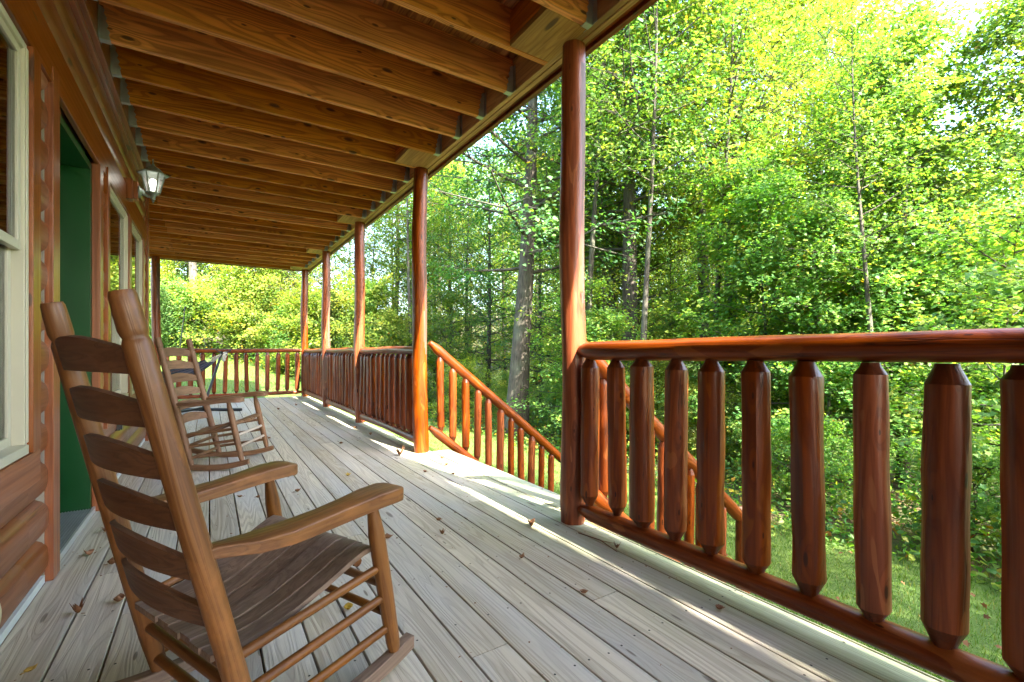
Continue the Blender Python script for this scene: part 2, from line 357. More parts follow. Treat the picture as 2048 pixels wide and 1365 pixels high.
XX, YY = np.meshgrid(gx, gy, indexing='ij'); ZZ = ground_h(XX, YY)
me = bpy.data.meshes.new('ground'); nx, ny = XX.shape
V = np.stack([XX, YY, ZZ], -1).reshape(-1, 3)
I = np.arange(nx * ny).reshape(nx, ny)
F = np.stack([I[:-1, :-1], I[1:, :-1], I[1:, 1:], I[:-1, 1:]], -1).reshape(-1, 4)
def fast_mesh(name, V, F, tint=None, mat=None, smooth=False):
    me = bpy.data.meshes.new(name); k = F.shape[1]
    me.vertices.add(len(V)); me.vertices.foreach_set('co', np.ascontiguousarray(V, 'f').ravel())
    me.loops.add(F.size); me.loops.foreach_set('vertex_index', np.ascontiguousarray(F, 'i').ravel())
    me.polygons.add(len(F)); me.polygons.foreach_set('loop_start', np.arange(0, F.size, k, dtype='i'))
    me.polygons.foreach_set('use_smooth', np.full(len(F), smooth))
    if tint is not None:
        a = me.attributes.new('tint', 'FLOAT', 'POINT'); a.data.foreach_set('value', np.ascontiguousarray(tint, 'f'))
    if mat: me.materials.append(mat)
    me.update(calc_edges=True); return me
def mat_ground():
    t = NT('lawn_and_leaf_litter'); P = t.n('ShaderNodeNewGeometry').outputs['Position']
    w = t.attr('tint').outputs['Fac']
    n1 = t.noise(P, 1.1, 4.); n2 = t.noise(P, 9., 4.); n3 = t.noise(P, 70., 3.)
    lawn = t.mix(t.ramp(n1, [(.35, 0.), (.65, 1.)]), (.06, .13, .012), (.105, .165, .016))
    lawn = t.mix(t.math('MULTIPLY', t.ramp(n2, [(.4, 0.), (.7, 1.)]), .5), lawn, (.05, .10, .015))
    lawn = t.mix(t.math('MULTIPLY', n3, .5), lawn, (.12, .16, .035))
    lit = t.mix(t.ramp(n2, [(.35, 0.), (.65, 1.)]), (.07, .04, .02), (.18, .11, .05))
    lit = t.mix(t.ramp(n1, [(.4, 0.), (.6, .8)]), lit, (.04, .075, .015))
    wn = t.math('ADD', w, t.math('MULTIPLY', t.math('SUBTRACT', n2, .5), .5))
    c = t.mix(t.ramp(wn, [(.35, 0.), (.65, 1.)]), lawn, lit)
    t.principled(c, .9, t.bump(t.math('ADD', n2, n3), .8, .05)); return t.m
wood_w = (sstep(-.7, .7, XX - edge_x(YY)) * (1 - .85 * sstep(5., 8., XX - edge_x(YY)) * sstep(40, 20, YY))).ravel()
me = fast_mesh('ground', V, F, wood_w, mat_ground(), True)
g = bpy.data.objects.new('ground', me); C.objects.link(g); tag(g, 'sloping mown lawn running down to leaf litter under the trees', 'ground', kind='structure')

# ------------------------------------------------------------------ porch deck
PX = 1.785; PY0 = 2.135; DY = 2.274
postY = [PY0 + DY * k for k in range(-4, 5)]      # first four lie behind the camera
DEND = 11.38; DSTART = -7.2
deck = empty('porch_deck', (.7, 0, 0), 0, 'long porch floor of weathered grey planks with greenish outer boards', 'deck')
def D(o): o.location = (-.7, 0, 0); return o
b = MB(); sc = MB(); rnd = random.Random(3)
joistY = [3.574 + .4064 * n for n in range(-26, 20)]
for k in range(-27, 9):
    x0 = .72 + .1433 * k + .0035; x1 = x0 + .1433 - .007
    if k == 8: x1 = 1.876
    segs = []
    y = DSTART if k >= -8 else 6.95
    if k == -9: x0 = -.5945
    if k == -9:
        segs = [(DSTART, DEND)]
    else:
        js = sorted({0: [1.354], 4: [1.40], 1: [3.2], 2: [5.4], 3: [.2, 4.6], 5: [2.75, 6.5], 6: [3.9], -7: [2.3], -3: [3.0, 6.2], -2: [4.5], -5: [3.8], -1: [2.6, 6.9], -4: [5.2]}.get(k, [rnd.uniform(1, 9)]) + [-3.2 + .4 * (k % 3)])
        js = [j for j in js if j > y + .5]
        ys = [y] + js + [DEND]
        segs = [(ys[i] + (.0015 if i else 0), ys[i + 1] - .0015) for i in range(len(ys) - 1)]
    for (a, c) in segs:
        dz = rnd.uniform(-.0015, .0015)
        b.box(x0, x1, a, c, -.030 + dz, dz, ax=1)
    for jy in joistY:
        if jy < -1 or jy > DEND - .05 or (k < -8 and jy < 7): continue
        for xx in (x0 + .028, x1 - .028):
            if rnd.random() < .12: continue
            cx, cy = xx + rnd.uniform(-.006, .006), jy + rnd.uniform(-.012, .012)
            n = 7; r = .0042
            sc._add([(cx + r * math.cos(6.283 * q / n), cy + r * math.sin(6.283 * q / n), .0022) for q in range(n)], [tuple(range(n))], [(0, 0, 0)] * n)
# extra board across the stair opening
b.box(1.8795, 2.06, 2.23, 4.36, -.030, .0005, ax=1)
D(b.build('decking', M['deck'], deck, bevel=.0025))
D(sc.build('screw_heads', M['screw'], deck))
b = MB()
for y in joistY: b.box(-.58, 1.86, y - .019, y + .019, -.262, -.0335, ax=0)
for y in joistY:
    if y > 7: b.box(-3.1, -.60, y - .019, y + .019, -.262, -.0335, ax=0)
D(b.build('floor_joists', M['beamwood'], deck))
b = MB(); b.box(1.865, 1.905, DSTART, DEND - .05, -.29, -.034, ax=1); b.box(-3.15, 1.86, DEND - .09, DEND - .05, -.29, -.034, ax=0)
D(b.build('rim_board', M['beamwood'], deck, bevel=.003))
for y in postY:
    b = MB(); z = float(ground_h(1.79, y)); b.tube([(1.72, y, z - .2), (1.72, y, -.265)], .075, 12)
    D(b.build('deck_footing', M['log'], deck))

# ------------------------------------------------------------------ upper deck (porch ceiling)
CZ = 2.813
up = empty('upper_deck', (.6, 0, CZ), 0, 'upper deck overhead with honey coloured joists and dark plank underside', 'ceiling')
def U(o): o.location = (-.6, 0, -CZ); return o
bracket = {}
for y in postY[1:]:
    nxt = min([j for j in joistY if j > y - .05]); bracket[nxt] = y
hangS = None
def hanger_mb(x, y, sgn):
    h = MB(); w = .0215
    for s in (-1, 1):
        yy = y + s * w
        # side cheek with a stepped edge, facing the joist
        prof = [(0, 0), (.052, 0), (.045, .03), (.050, .045), (.036, .065), (.043, .085), (.030, .105), (.036, .125), (.022, .15), (.026, .17), (.012, .185), (0, .19)]
        vs = [(x + sgn * px, yy + s * .0012, CZ - .002 + pz) for px, pz in prof] + [(x + sgn * px, yy, CZ - .002 + pz) for px, pz in prof]
        n = len(prof)
        fs = [tuple(range(n)), tuple(reversed(range(n, 2 * n)))] + [(i, (i + 1) % n, n + (i + 1) % n, n + i) for i in range(n)]
        h._add(vs, fs, [(0, 0, 0)] * len(vs))
    x0, x1 = sorted((x, x + sgn * .052)); h.box(x0, x1, y - w, y + w, CZ - .0045, CZ - .0025)
    for s in (-1, 1):
        ya, yb = sorted((y + s * (w + .001), y + s * (w + .034))); xa, xb = sorted((x, x + sgn * .0015)); h.box(xa, xb, ya, yb, CZ, CZ + .18)
    return h
for y in joistY:
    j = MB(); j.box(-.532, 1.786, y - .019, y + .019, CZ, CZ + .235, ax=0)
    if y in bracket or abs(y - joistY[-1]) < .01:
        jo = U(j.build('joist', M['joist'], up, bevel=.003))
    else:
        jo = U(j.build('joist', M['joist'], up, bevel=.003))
        if y > .2: hanger_mb(1.7855, y, -1).build('joist_hanger', M['steel'], jo)
    if 2.2 < y < 6.5: hanger_mb(-.5315, y, 1).build('joist_hanger', M['steel'], jo)
for nxt, y in bracket.items():
    j = MB(); y0, y1 = nxt - .4064 + .021, nxt - .021
    j.box(1.50, 1.7855, y0, y1, CZ + .001, CZ + .04, ax=1)
    U(j.build('post_block', M['beamwood'], up, bevel=.003))
    j = MB(); j.box(1.50, 1.538, y0, y1, CZ + .042, CZ + .20, ax=1); U(j.build('blocking', M['joist'], up, bevel=.003))
j = MB(); x = -.58; k = 0
while x < 1.93:
    j.box(x, x + .138, DSTART, DEND + .05, CZ + .2355, CZ + .262, ax=1); x += .1445
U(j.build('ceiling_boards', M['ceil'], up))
j = MB(); j.box(-.60, 1.95, DSTART, DEND + .06, CZ + .2635, CZ + .275, ax=1); U(j.build('gap_blocking_sheet', M['roofing'], up))  # unseen sheet added over the boards so the gaps stay dark
j = MB(); j.box(1.7875, 1.825, DSTART, 11.28, CZ + .004, CZ + .235, ax=1); j.box(1.827, 1.865, DSTART, 11.28, CZ, CZ + .235, ax=1)
j.box(-3.2, 1.83, 11.317, 11.355, CZ, CZ + .234, ax=0)
U(j.build('rim_beam', M['beamwood'], up, bevel=.004))
j = MB(); j.box(1.898, 1.936, DSTART, 11.43, CZ - .012, CZ + .30, ax=1); j.box(1.868, 1.896, DSTART, 11.39, CZ + .01, CZ + .262, ax=1)
j.box(-3.2, 1.896, 11.392, 11.43, CZ - .012, CZ + .30, ax=0)
U(j.build('fascia_board', M['log'], up, bevel=.004))
j = MB(); j.box(-.575, -.5335, DSTART, 6.68, CZ - .02, CZ + .235, ax=1)
U(j.build('ledger_board', M['trim'], up, bevel=.003))
j = MB()   # part of the upper deck that wraps round behind the house
for y in joistY:
    if y > 6.9: j.box(-3.2, -.5345, y - .019, y + .019, CZ + .002, CZ + .232, ax=0)
j.box(-3.2, -.605, 6.9, DEND + .05, CZ + .236, CZ + .262, ax=1)
U(j.build('wrap_joists', M['joist'], up))

# ------------------------------------------------------------------ log posts
def log_post(x, y, z0, z1, r, label, lean=(0, 0), grp='log posts carrying the upper deck'):
    b = MB(); n = 18
    pts = [(lean[0] * t + .009 * math.sin(5 * t + x) + .006 * math.sin(11 * t + 2 * y), lean[1] * t + .009 * math.cos(4 * t + y) + .005 * math.sin(13 * t + x), z0 + (z1 - z0) * t) for t in np.linspace(0, 1, 24)]
    rad = [r * (1.02 - .04 * t) for t in np.linspace(0, 1, 24)]; rad[0] *= .94; rad[-1] *= .95
    b.tube(pts, rad, 40, hewn=.032, facet=.05, sub=.06)
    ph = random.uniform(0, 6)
    for i, f in enumerate(b.f):      # outward face takes the grey brown wood, with a wandering edge
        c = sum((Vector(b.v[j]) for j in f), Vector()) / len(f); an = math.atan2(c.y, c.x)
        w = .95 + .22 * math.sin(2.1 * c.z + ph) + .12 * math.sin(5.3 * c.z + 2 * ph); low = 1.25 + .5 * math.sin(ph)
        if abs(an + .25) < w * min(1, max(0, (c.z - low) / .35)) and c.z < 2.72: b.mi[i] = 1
    o = b.build('log_post', [M['log'], M['loggrey']], None, sharp=55); o.location = (x, y, 0)
    tag(o, label, 'post', grp); return o
plab = {4: 'red log post at the near railing end with a long bare grey scar', 5: 'red log post at the top of the farther stair rail', 6: 'third log post along the porch edge, between two baluster panels', 7: 'thin looking log post before the far porch corner', 8: 'corner log post where the end rail meets the side rail'}
px_fix = {4: (1.800, 2.118), 5: (1.765, 4.395), 6: (1.785, 6.69), 7: (1.79, 8.95), 8: (1.79, 11.23)}
posts = {}
for i, y in enumerate(postY):
    x, yy = px_fix.get(i, (PX, y))
    posts[i] = (x, yy)
    if i <= 3: yy -= 1.45; posts[i] = (x, yy)
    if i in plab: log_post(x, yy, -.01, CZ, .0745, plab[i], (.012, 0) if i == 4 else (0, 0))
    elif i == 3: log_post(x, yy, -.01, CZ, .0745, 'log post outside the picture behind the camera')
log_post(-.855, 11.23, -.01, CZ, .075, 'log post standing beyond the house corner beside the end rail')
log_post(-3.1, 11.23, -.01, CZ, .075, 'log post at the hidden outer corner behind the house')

# ------------------------------------------------------------------ railings
def baluster_mb(p, z0, z1, r, seed, dark=True, top_r=.5, lean=(0, 0)):
    """log baluster with whittled cone ends; z0..z1 overall, base at p"""
    rng = random.Random(seed); b = MB()
    h = z1 - z0; c = rng.uniform(.038, .06); lean = (rng.uniform(-.012, .012), rng.uniform(-.012, .012)); top_r *= rng.uniform(.9, 1.15)
    zs = [z0, z0 + .012, z0 + c] + list(np.linspace(z0 + c + .01, z1 - c - .01, 12)) + [z1 - c, z1 - .012, z1]
    rs = [r * top_r, r * (top_r + .06), r * .98] + [r * (1 + .02 * math.sin(k * 1.1 + seed)) for k in range(12)] + [r * .98, r * (top_r + .06), r * top_r]
    ph = rng.uniform(0, 6); st = random.getstate(); random.seed(seed)
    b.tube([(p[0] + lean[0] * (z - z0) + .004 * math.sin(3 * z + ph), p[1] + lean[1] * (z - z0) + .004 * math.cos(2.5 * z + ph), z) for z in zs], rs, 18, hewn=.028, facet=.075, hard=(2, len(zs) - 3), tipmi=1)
    random.setstate(st); return b
def railing(name, p0, p1, zt, zb, rt, rb, br, n, label, seed, pos=None, brs=None, group='log railing panels round the porch', taper=None):
    """level railing from p0 to p1 (x,y)"""
    root = empty(name, ((p0[0] + p1[0]) / 2, (p0[1] + p1[1]) / 2, 0), 0, label, 'railing', group)
    off = root.location
    P0, P1 = Vector((*p0, 0)), Vector((*p1, 0)); d = (P1 - P0)
    def fix(o): o.location = (-off.x, -off.y, 0); return o
    b = MB(); t = np.linspace(0, 1, 22)
    ra = [rt * (.55 if k == 0 or k == 21 else (.8 if k in (1, 20) else 1)) * (1 if not taper else taper[0] + (taper[1] - taper[0]) * q) for k, q in enumerate(t)]
    e = d.normalized()
    tt = [0, .045 / d.length] + list(np.linspace(.09 / d.length, 1 - .09 / d.length, 18)) + [1 - .045 / d.length, 1]
    b.tube([P0 + d * q + Vector((0, 0, zt + .006 * math.sin(7 * q + seed))) for q in tt], ra, 18, hewn=.03, facet=.07)
    fix(b.build('top_rail', M['log'], root, sharp=55))
    b = MB(); rb_ = [rb * (.55 if k == 0 or k == 21 else (.8 if k in (1, 20) else 1)) for k in range(22)]
    b.tube([P0 + d * q + Vector((0, 0, zb + .004 * math.sin(6 * q + seed))) for q in tt], rb_, 18, hewn=.03, facet=.06)
    fix(b.build('bottom_rail', M['log'], root, sharp=55))
    ts = pos if pos is not None else [(k + .5) / n for k in range(n)]
    rng = random.Random(seed)
    for k, q in enumerate(ts):
        c = P0 + d * q; r = brs[k] if brs else br * rng.uniform(.9, 1.12)
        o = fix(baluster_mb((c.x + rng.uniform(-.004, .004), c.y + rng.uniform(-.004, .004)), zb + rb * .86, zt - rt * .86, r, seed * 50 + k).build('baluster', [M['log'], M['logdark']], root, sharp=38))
    return root
# near section (from the near post back past the camera)
nb = [1.966, 1.77, 1.584, 1.39, 1.209, 1.018, .823, .635, .453, .287, .10, -.085, -.27, -.455, -.64, -.83, -1.02, -1.21, -1.39]
nr = [.0475, .043, .053, .0465, .0495, .0485, .0475, .0435, .0495, .048, .047] + [.047] * 8
ya, yb = 2.045, -1.51
railing('log_railing', (1.803, ya), (1.803, yb), 1.012, .098, .052, .048, .047, 0, 'nearest log railing panel with thick hand hewn balusters over the lawn', 11, pos=[(ya - q) / (ya - yb) for q in nb], brs=[q * 1.14 for q in nr], taper=(1.08, .82))
for i, (lab, sd) in {5: ('log railing panel between the stair post and the third porch post', 5), 6: ('middle log railing panel of the far side rail', 6), 7: ('farthest log railing panel on the long side of the porch', 7)}.items():
    a, c = posts[i], posts[i + 1]
    railing('log_railing', (1.79, a[1] + .065), (1.79, c[1] - .06), 1.013, .105, .045, .045, .0505, 12, lab, sd)
railing('log_railing', (-.78, 11.23), (1.73, 11.23), 1.015, .10, .044, .042, .0445, 13, 'log railing panel closing the far end of the porch before the lawn', 8)
railing('log_railing', (-3.03, 11.23), (-.925, 11.23), 1.015, .10, .044, .042, .0355, 11, 'log railing panel mostly hidden behind the house corner', 9)
for i, lab in ((2, 'log railing panel beside the camera outside the picture'), (1, 'log railing panel farthest behind the camera')):
    a, c = posts[i], posts[i + 1]
    railing('log_railing', (1.79, a[1] + .065), (1.79, c[1] - .06), 1.013, .105, .045, .045, .043, 12, lab, 20 + i)

# stairs
SL = .815; SX0 = 1.93
stair = empty('staircase', (2.06, 3.27, 0), 0, 'open wooden staircase going down from the porch opening to the lawn', 'stairs')
def SF(o): o.location = (-2.06, -3.27, 0); return o
for k in range(1, 7):
    z = -k * .186; x = 2.065 + (k - 1) * .228; t = MB()
    for q in (0, 1): t.box(x + q * .122, x + q * .122 + .118, 2.30, 4.28, z - .03, z, ax=1)
    SF(t.build('tread', M['deck'], stair, bevel=.003))
for y in (2.27, 4.31):
    t = MB(); t.beam((2.02, y, -.17), (3.55, y, -.17 - 1.53 * SL), .04, .28); SF(t.build('stringer', M['beamwood'], stair))
def stair_rail(y, label, seed):
    root = empty('stair_railing', (SX0, y, 0), 0, label, 'railing', 'sloping stair railings')
    def fix(o): o.location = (-SX0, -y, 0); return o
    L = 1.70; q = np.linspace(0, 1, 16)
    b = MB(); r = [.055 * (.5 if k == 0 else .95) for k in range(16)]; r[1] = .053
    b.tube([(SX0 - .06 + (L + .06) * t, y, 1.045 + .05 - SL * (L + .06) * t + .006 * math.sin(6 * t + seed)) for t in ([0, .05] + list(np.linspace(.1, 1, 14)))], r, 16, hewn=.03, facet=.06)
    fix(b.build('top_rail', M['log'], root, sharp=55))
    b = MB(); b.tube([(SX0 - .06 + (L + .06) * t, y, .235 - SL * (L + .06) * t) for t in ([0, .05] + list(np.linspace(.1, 1, 14)))], [.024, .046] + [.046] * 14, 16, hewn=.03, facet=.06)
    fix(b.build('bottom_rail', M['log'], root, sharp=55))
    for k in range(11):
        x = 1.99 + .1425 * k; zt = 1.045 - SL * (x - SX0) - .055; zb = .19 - SL * (x - SX0) + .055
        fix(baluster_mb((x, y), zb - .02, zt + .02, .0405 + .003 * math.sin(k * 2.1 + seed), seed * 90 + k, top_r=.52).build('baluster', [M['log'], M['logdark']], root, sharp=38))
    return root
stair_rail(2.20, 'nearer stair railing seen through the balusters of the near rail', 3)
stair_rail(4.41, 'farther stair railing descending from the second porch post', 4)
for y, lab in ((2.20, 'short newel post with pale cut top at the foot of the nearer stair rail'), (4.41, 'short newel post at the foot of the farther stair rail')):
    b = MB(); z = float(ground_h(3.72, y)); b.tube([(0, 0, z - .1), (0, 0, -.30)], .058, 16, hewn=.02, facet=.05, sub=.1)
    o = b.build('newel_post', M['log'], None, sharp=55); o.location = (3.70, y, 0); tag(o, lab, 'post', 'newel posts at the stair foot')
    c = MB(); c.lathe([(0.0, .004), (.05, .003), (.054, -.002)], (0, 0, -.2985), 18); c.build('cut_end', M['cutlog'], o)

# ------------------------------------------------------------------ house
house = empty('log_house', (-4.2, 1., 0), 0, 'log cabin wall with rounded brown logs, stained trim and white windows', 'house')
def H(o): o.location = (4.2, -1., 0); return o
LX = -.640; BUL = .054
def course(b, y0, y1, z0, z1, lo=None, hi=None, flip=1, axis='y', x=LX):
    n = 10; P = []
    tv = random.random(); o = [random.uniform(-50, 50) for _ in range(3)]
    lo = z0 if lo is None else max(lo, z0); hi = z1 if hi is None else min(hi, z1)
    if hi - lo < .004: return
    ys = list(np.linspace(y0, y1, max(2, int((y1 - y0) / .4))))
    vs = []; gs = []
    for y in ys:
        for k in range(n + 1):
            z = lo + (hi - lo) * k / n; t = 2 * (z - z0) / (z1 - z0) - 1
            e = BUL * (1 - abs(t) ** 2.9) ** .6 + .0025 * math.sin(y * 2.3 + z0 * 9)
            vs.append((x + flip * e, y, z) if axis == 'y' else (y, x + flip * e, z)); gs.append((e + o[0], z + o[1], y + o[2]))
    m = n + 1
    fs = [(i * m + k, i * m + k + 1, (i + 1) * m + k + 1, (i + 1) * m + k) if (flip > 0) == (axis == 'y') else (i * m + k, (i + 1) * m + k, (i + 1) * m + k + 1, i * m + k + 1) for i in range(len(ys) - 1) for k in range(n)]
    b._add(vs, fs, gs, tv, True)
    for i in (0, len(ys) - 1):   # log end caps
        c = [vs[i * m + k] for k in range(m)]; xe = x - flip * .1
        c2 = [((xe, p[1], p[2]) if axis == 'y' else (p[0], xe, p[2])) for p in (c[-1], c[0])]
        b._add(c + c2, [tuple(range(m + 2)) if i == 0 else tuple(reversed(range(m + 2)))], [(p[0] + o[0], p[2] + o[1], p[1] + o[2]) for p in c + c2], tv)
def wall_seg(b, y0, y1, za, zb):
    z = .023
    while z < 2.78:
        z1 = z + .174
        if z1 > za + .002 and z < zb - .002: course(b, y0, y1, z, z1, za, zb)
        z = z1
WIN = [(1.60, 2.513), (4.185, 5.13), (5.262, 6.155), (-1.2, -.2), (-4.5, -3.5)]; DOOR = (2.913, 3.865)
WZ0, WZ1 = .613, 2.176
b = MB()
cuts = sorted(WIN + [DOOR])
y = DSTART
for (a, c) in cuts:
    wall_seg(b, y + .02, a - .02, .023, 2.80); y = c
wall_seg(b, y + .02, 6.62, .023, 2.80)
for (a, c) in WIN: wall_seg(b, a - .02, c + .02, .023, WZ0 - .005); wall_seg(b, a - .02, c + .02, WZ1 + .02, 2.80)
wall_seg(b, DOOR[0] - .02, DOOR[1] + .02, 2.19, 2.80)
H(b.build('log_wall', M['logwall'], house, sharp=40))
# inner wall body around openings, side and back walls, upper storey
b = MB(); y = DSTART
for (a, c) in cuts:
    b.box(-.80, -.645, y, a, -.4, 2.8, ax=1); y = c
b.box(-.80, -.645, y, 6.60, -.4, 2.8, ax=1)
for (a, c) in WIN: b.box(-.80, -.645, a, c, -.4, WZ0 - .01, ax=1); b.box(-.80, -.645, a, c, WZ1 + .025, 2.8, ax=1)
b.box(-.80, -.645, *DOOR, 2.2, 2.8, ax=1); b.box(-.80, -.645, *DOOR, -.4, -.03, ax=1)
H(b.build('wall_core', M['logwall'], house))
b = MB(); z = -.4
while z < 5.6:
    course(b, -8.6, -.66, z, z + .174, flip=1, axis='x', x=6.60); course(b, -8.6, -.66, z, z + .174, flip=-1, axis='x', x=DSTART)
    if z > 2.8: course(b, DSTART, 6.6, z, z + .174)
    course(b, DSTART, 6.6, z, z + .174, flip=-1, x=-8.6)
    z += .174
H(b.build('side_wall', M['logwall'], house))
# gable roof, ridge along the porch
b = MB()
xr, zr = -4.0, 10.6
for (xe, ze) in ((2.25, 5.6), (-10.3, 5.6)):
    P = [[(xe, DSTART - .6, ze), (xe, 12.0, ze)], [(xr, DSTART - .6, zr), (xr, 12.0, zr)]]
    b.grid(P, (0, 0, -.18), smooth=False)
for y in (DSTART + .05, 6.55, 11.7):
    b._add([(-9.7, y, 5.75), (1.6, y, 5.75), (xr, y, zr - .2)], [(0, 1, 2)], [(0, 0, 0)] * 3)
H(b.build('roof', M['roofing'], house))
# flashing, header, trim
b = MB(); b.box(-.640, -.596, DSTART, 2.802, .001, .034, ax=1); b.box(-.640, -.596, 3.968, 6.6, .001, .034, ax=1)
H(b.build('base_flashing', M['flash'], house))
b = MB(); b.box(-.60, -.5735, DSTART, 6.575, 2.178, 2.393, ax=1)
H(b.build('header_board', M['trim'], house, bevel=.003))
b = MB(); b.box(-.62, -.562, DSTART, 6.6, 2.748, 2.79, ax=1); H(b.build('frieze_board', M['trim'], house, bevel=.003))
def trim(nm, y0, y1, z0, z1, xo=-.568, m='trim'):
    b = MB(); b.box(-.612, xo, y0, y1, z0, z1, ax=2); return H(b.build(nm, M[m], house, bevel=.0025))
trim('door_casing', 2.805, 2.913, .002, 2.247, -.5695)
trim('door_casing', 3.865, 3.962, .002, 2.176, -.5700)
trim('window_casing', 2.513, 2.611, WZ0, 2.176, -.5665)
trim('window_casing', 1.50, 1.60, WZ0, 2.176, -.5665)
trim('window_casing', 4.105, 4.185, WZ0 - .12, 2.24, -.5655)
trim('window_casing', 5.13, 5.195, WZ0, 2.176, -.5665)
trim('window_casing', 5.205, 5.262, WZ0, 2.176, -.5665)
trim('window_casing', 6.155, 6.26, WZ0, 2.176, -.5665)
trim('corner_board', 6.585, 6.70, .002, 2.76, -.568)
for (a, c) in WIN:
    b = MB(); b.box(-.612, -.5675, a - .10, c + .098, WZ0 - .128, WZ0 - .002, ax=1); H(b.build('window_apron', M['trim'], house, bevel=.003))
for cy0, cz1 in ((2.795, 2.24), (6.576, 2.70)):
    b = MB(); b.box(-.650, -.598, cy0, cy0 + .0085, .035, cz1); H(b.build('caulk_strip', M['caulk'], house))
# door: recessed green door, green jambs, threshold
b = MB(); y0, y1 = DOOR
b.box(-.80, -.6125, y1 - .030, y1 + .001, .002, 2.168, ax=2); b.box(-.80, -.6125, y0 - .001, y0 + .03, .002, 2.168, ax=2); b.box(-.80, -.6125, y0 + .031, y1 - .031, 2.128, 2.168, ax=1)
H(b.build('door_frame', M['green'], house))
b = MB(); b.box(-.80, -.762, y0 + .031, y1 - .031, .03, 2.127, ax=2)
for zz in ((.25, 1.0), (1.15, 1.95)):
    b.box(-.7615, -.754, y0 + .15, y1 - .15, *zz, ax=2)
d = H(b.build('door', M['green'], house, bevel=.004))
k = MB(); k.lathe([(.0, .055), (.022, .05), (.028, .035), (.02, .018), (.012, .01), (.026, .003), (.028, 0)], (0, 0, 0), 16)
kn = k.build('door_knob', M['lampmetal'], d); kn.location = (-.7615, y0 + .10, 1.0); kn.rotation_euler = (0, R(90), 0)
b = MB(); b.box(-.80, -.606, y0 - .02, y1 + .02, .0, .030, ax=1)
for q in range(11): b.box(-.756 + q * .0135, -.750 + q * .0135, y0 + .032, y1 - .032, .0303, .0335, ax=1)
H(b.build('threshold', M['sill'], house))
b = MB(); b.box(-.6055, -.594, y0 + .001, y1 + .02, .001, .0355, ax=1); H(b.build('threshold_edge', M['alu'], house))
# windows
def window(y0, y1):
    z0, z1 = WZ0 + .002, WZ1 - .002; f = .028; X0, X1 = -.66, -.584
    b = MB(); b.box(X0, X1, y0 + .001, y0 + f, z0, z1); b.box(X0, X1, y1 - f, y1 - .001, z0, z1)
    b.box(X0, X1, y0 + f, y1 - f, z1 - f, z1); b.box(X0, X1 + .012, y0 + f, y1 - f, z0, z0 + .035)
    for q in (.014, .024): b.box(X1, X1 + .006, y1 - f + q - .012, y1 - f + q, z0 + .04, z1 - .02)
    w = H(b.build('window', M['vinyl'], house, bevel=.003))
    zm = 1.404; s = .030
    for (a, c, x) in ((zm - .02, z1 - f, -.602), (z0 + .035, zm + .02, -.628)):
        b = MB(); ya, yb_ = y0 + f + .001, y1 - f - .001
        b.box(x - .016, x + .008, ya, ya + s, a, c); b.box(x - .016, x + .008, yb_ - s, yb_, a, c)
        b.box(x - .016, x + .008, ya + s, yb_ - s, a, a + s + .005); b.box(x - .016, x + .008, ya + s, yb_ - s, c - s, c)
        sh = b.build('sash', M['vinyl'], w, bevel=.002)
        g_ = MB(); g_.box(x - .006, x - .001, ya + s, yb_ - s, a + s + .005, c - s); g_.build('pane', M['glass'], w)
    b = MB()
    for q in range(28):
        z = zm - .06 + q * .0285
        if z > z1 - .06: break
        b.box(-.700, -.676, y0 + .06, y1 - .06, z, z + .0022)
        b.box(-.6765, -.6745, y0 + .06, y1 - .06, z - .004, z + .006)
    b.build('blind', M['blind'], w)
    b = MB(); n = 60; P = [[(-.745 + .012 * math.sin(k * 1.1), y0 + (y1 - y0) * k / n, z) for z in (z0, z1)] for k in range(n + 1)]
    b.grid(P); b.build('curtain', M['dark'], w)
    return w
for (a, c) in WIN: window(a, c)
# small dark outlet box and beige fitting on the logs
b = MB(); b.box(-.60, -.565, 4.60, 4.66, .40, .50); b.box(-.565, -.555, 4.605, 4.655, .405, .46)
tag(b.build('outlet_box', M['black'], None, bevel=.004), 'small black outlet box on the logs under the second window', 'outlet')
b = MB(); b.lathe([(0, .012), (.04, .011), (.052, .007), (.055, 0)], (0, 0, 0), 20)
o = b.build('vent_cover', M['beige'], None); o.location = (-.588, 2.185, .135); o.rotation_euler = (0, R(90), 0)
tag(o, 'round beige cover on the lowest log at the left edge', 'cover')

# ------------------------------------------------------------------ wall lantern
ln = empty('wall_lantern', (-.40, 5.03, 2.30), 0, 'lit grey lantern on a bracket mounted to the log wall', 'lantern')
b = MB(); b.box(-.205, -.130, -.055, .055, -.03, .14, ax=2); b.box(-.13, -.098, -.042, .042, -.02, .125, ax=2); b.build('mount_block', M['trim'], ln, bevel=.004)
b = MB(); b.tube([(-.098, 0, .05), (-.088, 0, .05)], [.052, .052], 20); b.tube([(-.088, 0, .05), (-.074, 0, .05)], [.045, .03], 20); b.build('back_plate', M['lampmetal'], ln)
b = MB(); b.tube([(-.080, 0, .052), (-.06, 0, .038), (-.03, 0, .022), (0, 0, .018)], [.028, .016, .012, .013], 12); b.build('arm', M['lampmetal'], ln)
b = MB(); b.lathe([(0, -.03), (.007, -.026), (.004, -.018), (.012, -.012), (.006, -.004), (.018, .006), (.016, .02), (.03, .045), (.044, .052), (.046, .06), (0, .061)], (0, 0, 0), 16); b.build('base_cup', M['lampmetal'], ln)
b = MB(); n = 6
for k in range(n):
    t = 2 * math.pi * k / n; b.beam((.046 * math.cos(t), .046 * math.sin(t), .058), (.080 * math.cos(t), .080 * math.sin(t), .215), .010, .010)
b.build('cage', M['lampmetal'], ln)
b = MB()
b._add([(r * math.cos(2 * math.pi * k / n), r * math.sin(2 * math.pi * k / n), z) for r, z in ((.044, .06), (.077, .214)) for k in range(n)], [(k, (k + 1) % n, n + (k + 1) % n, n + k) for k in range(n)], [(0, 0, 0)] * 12)
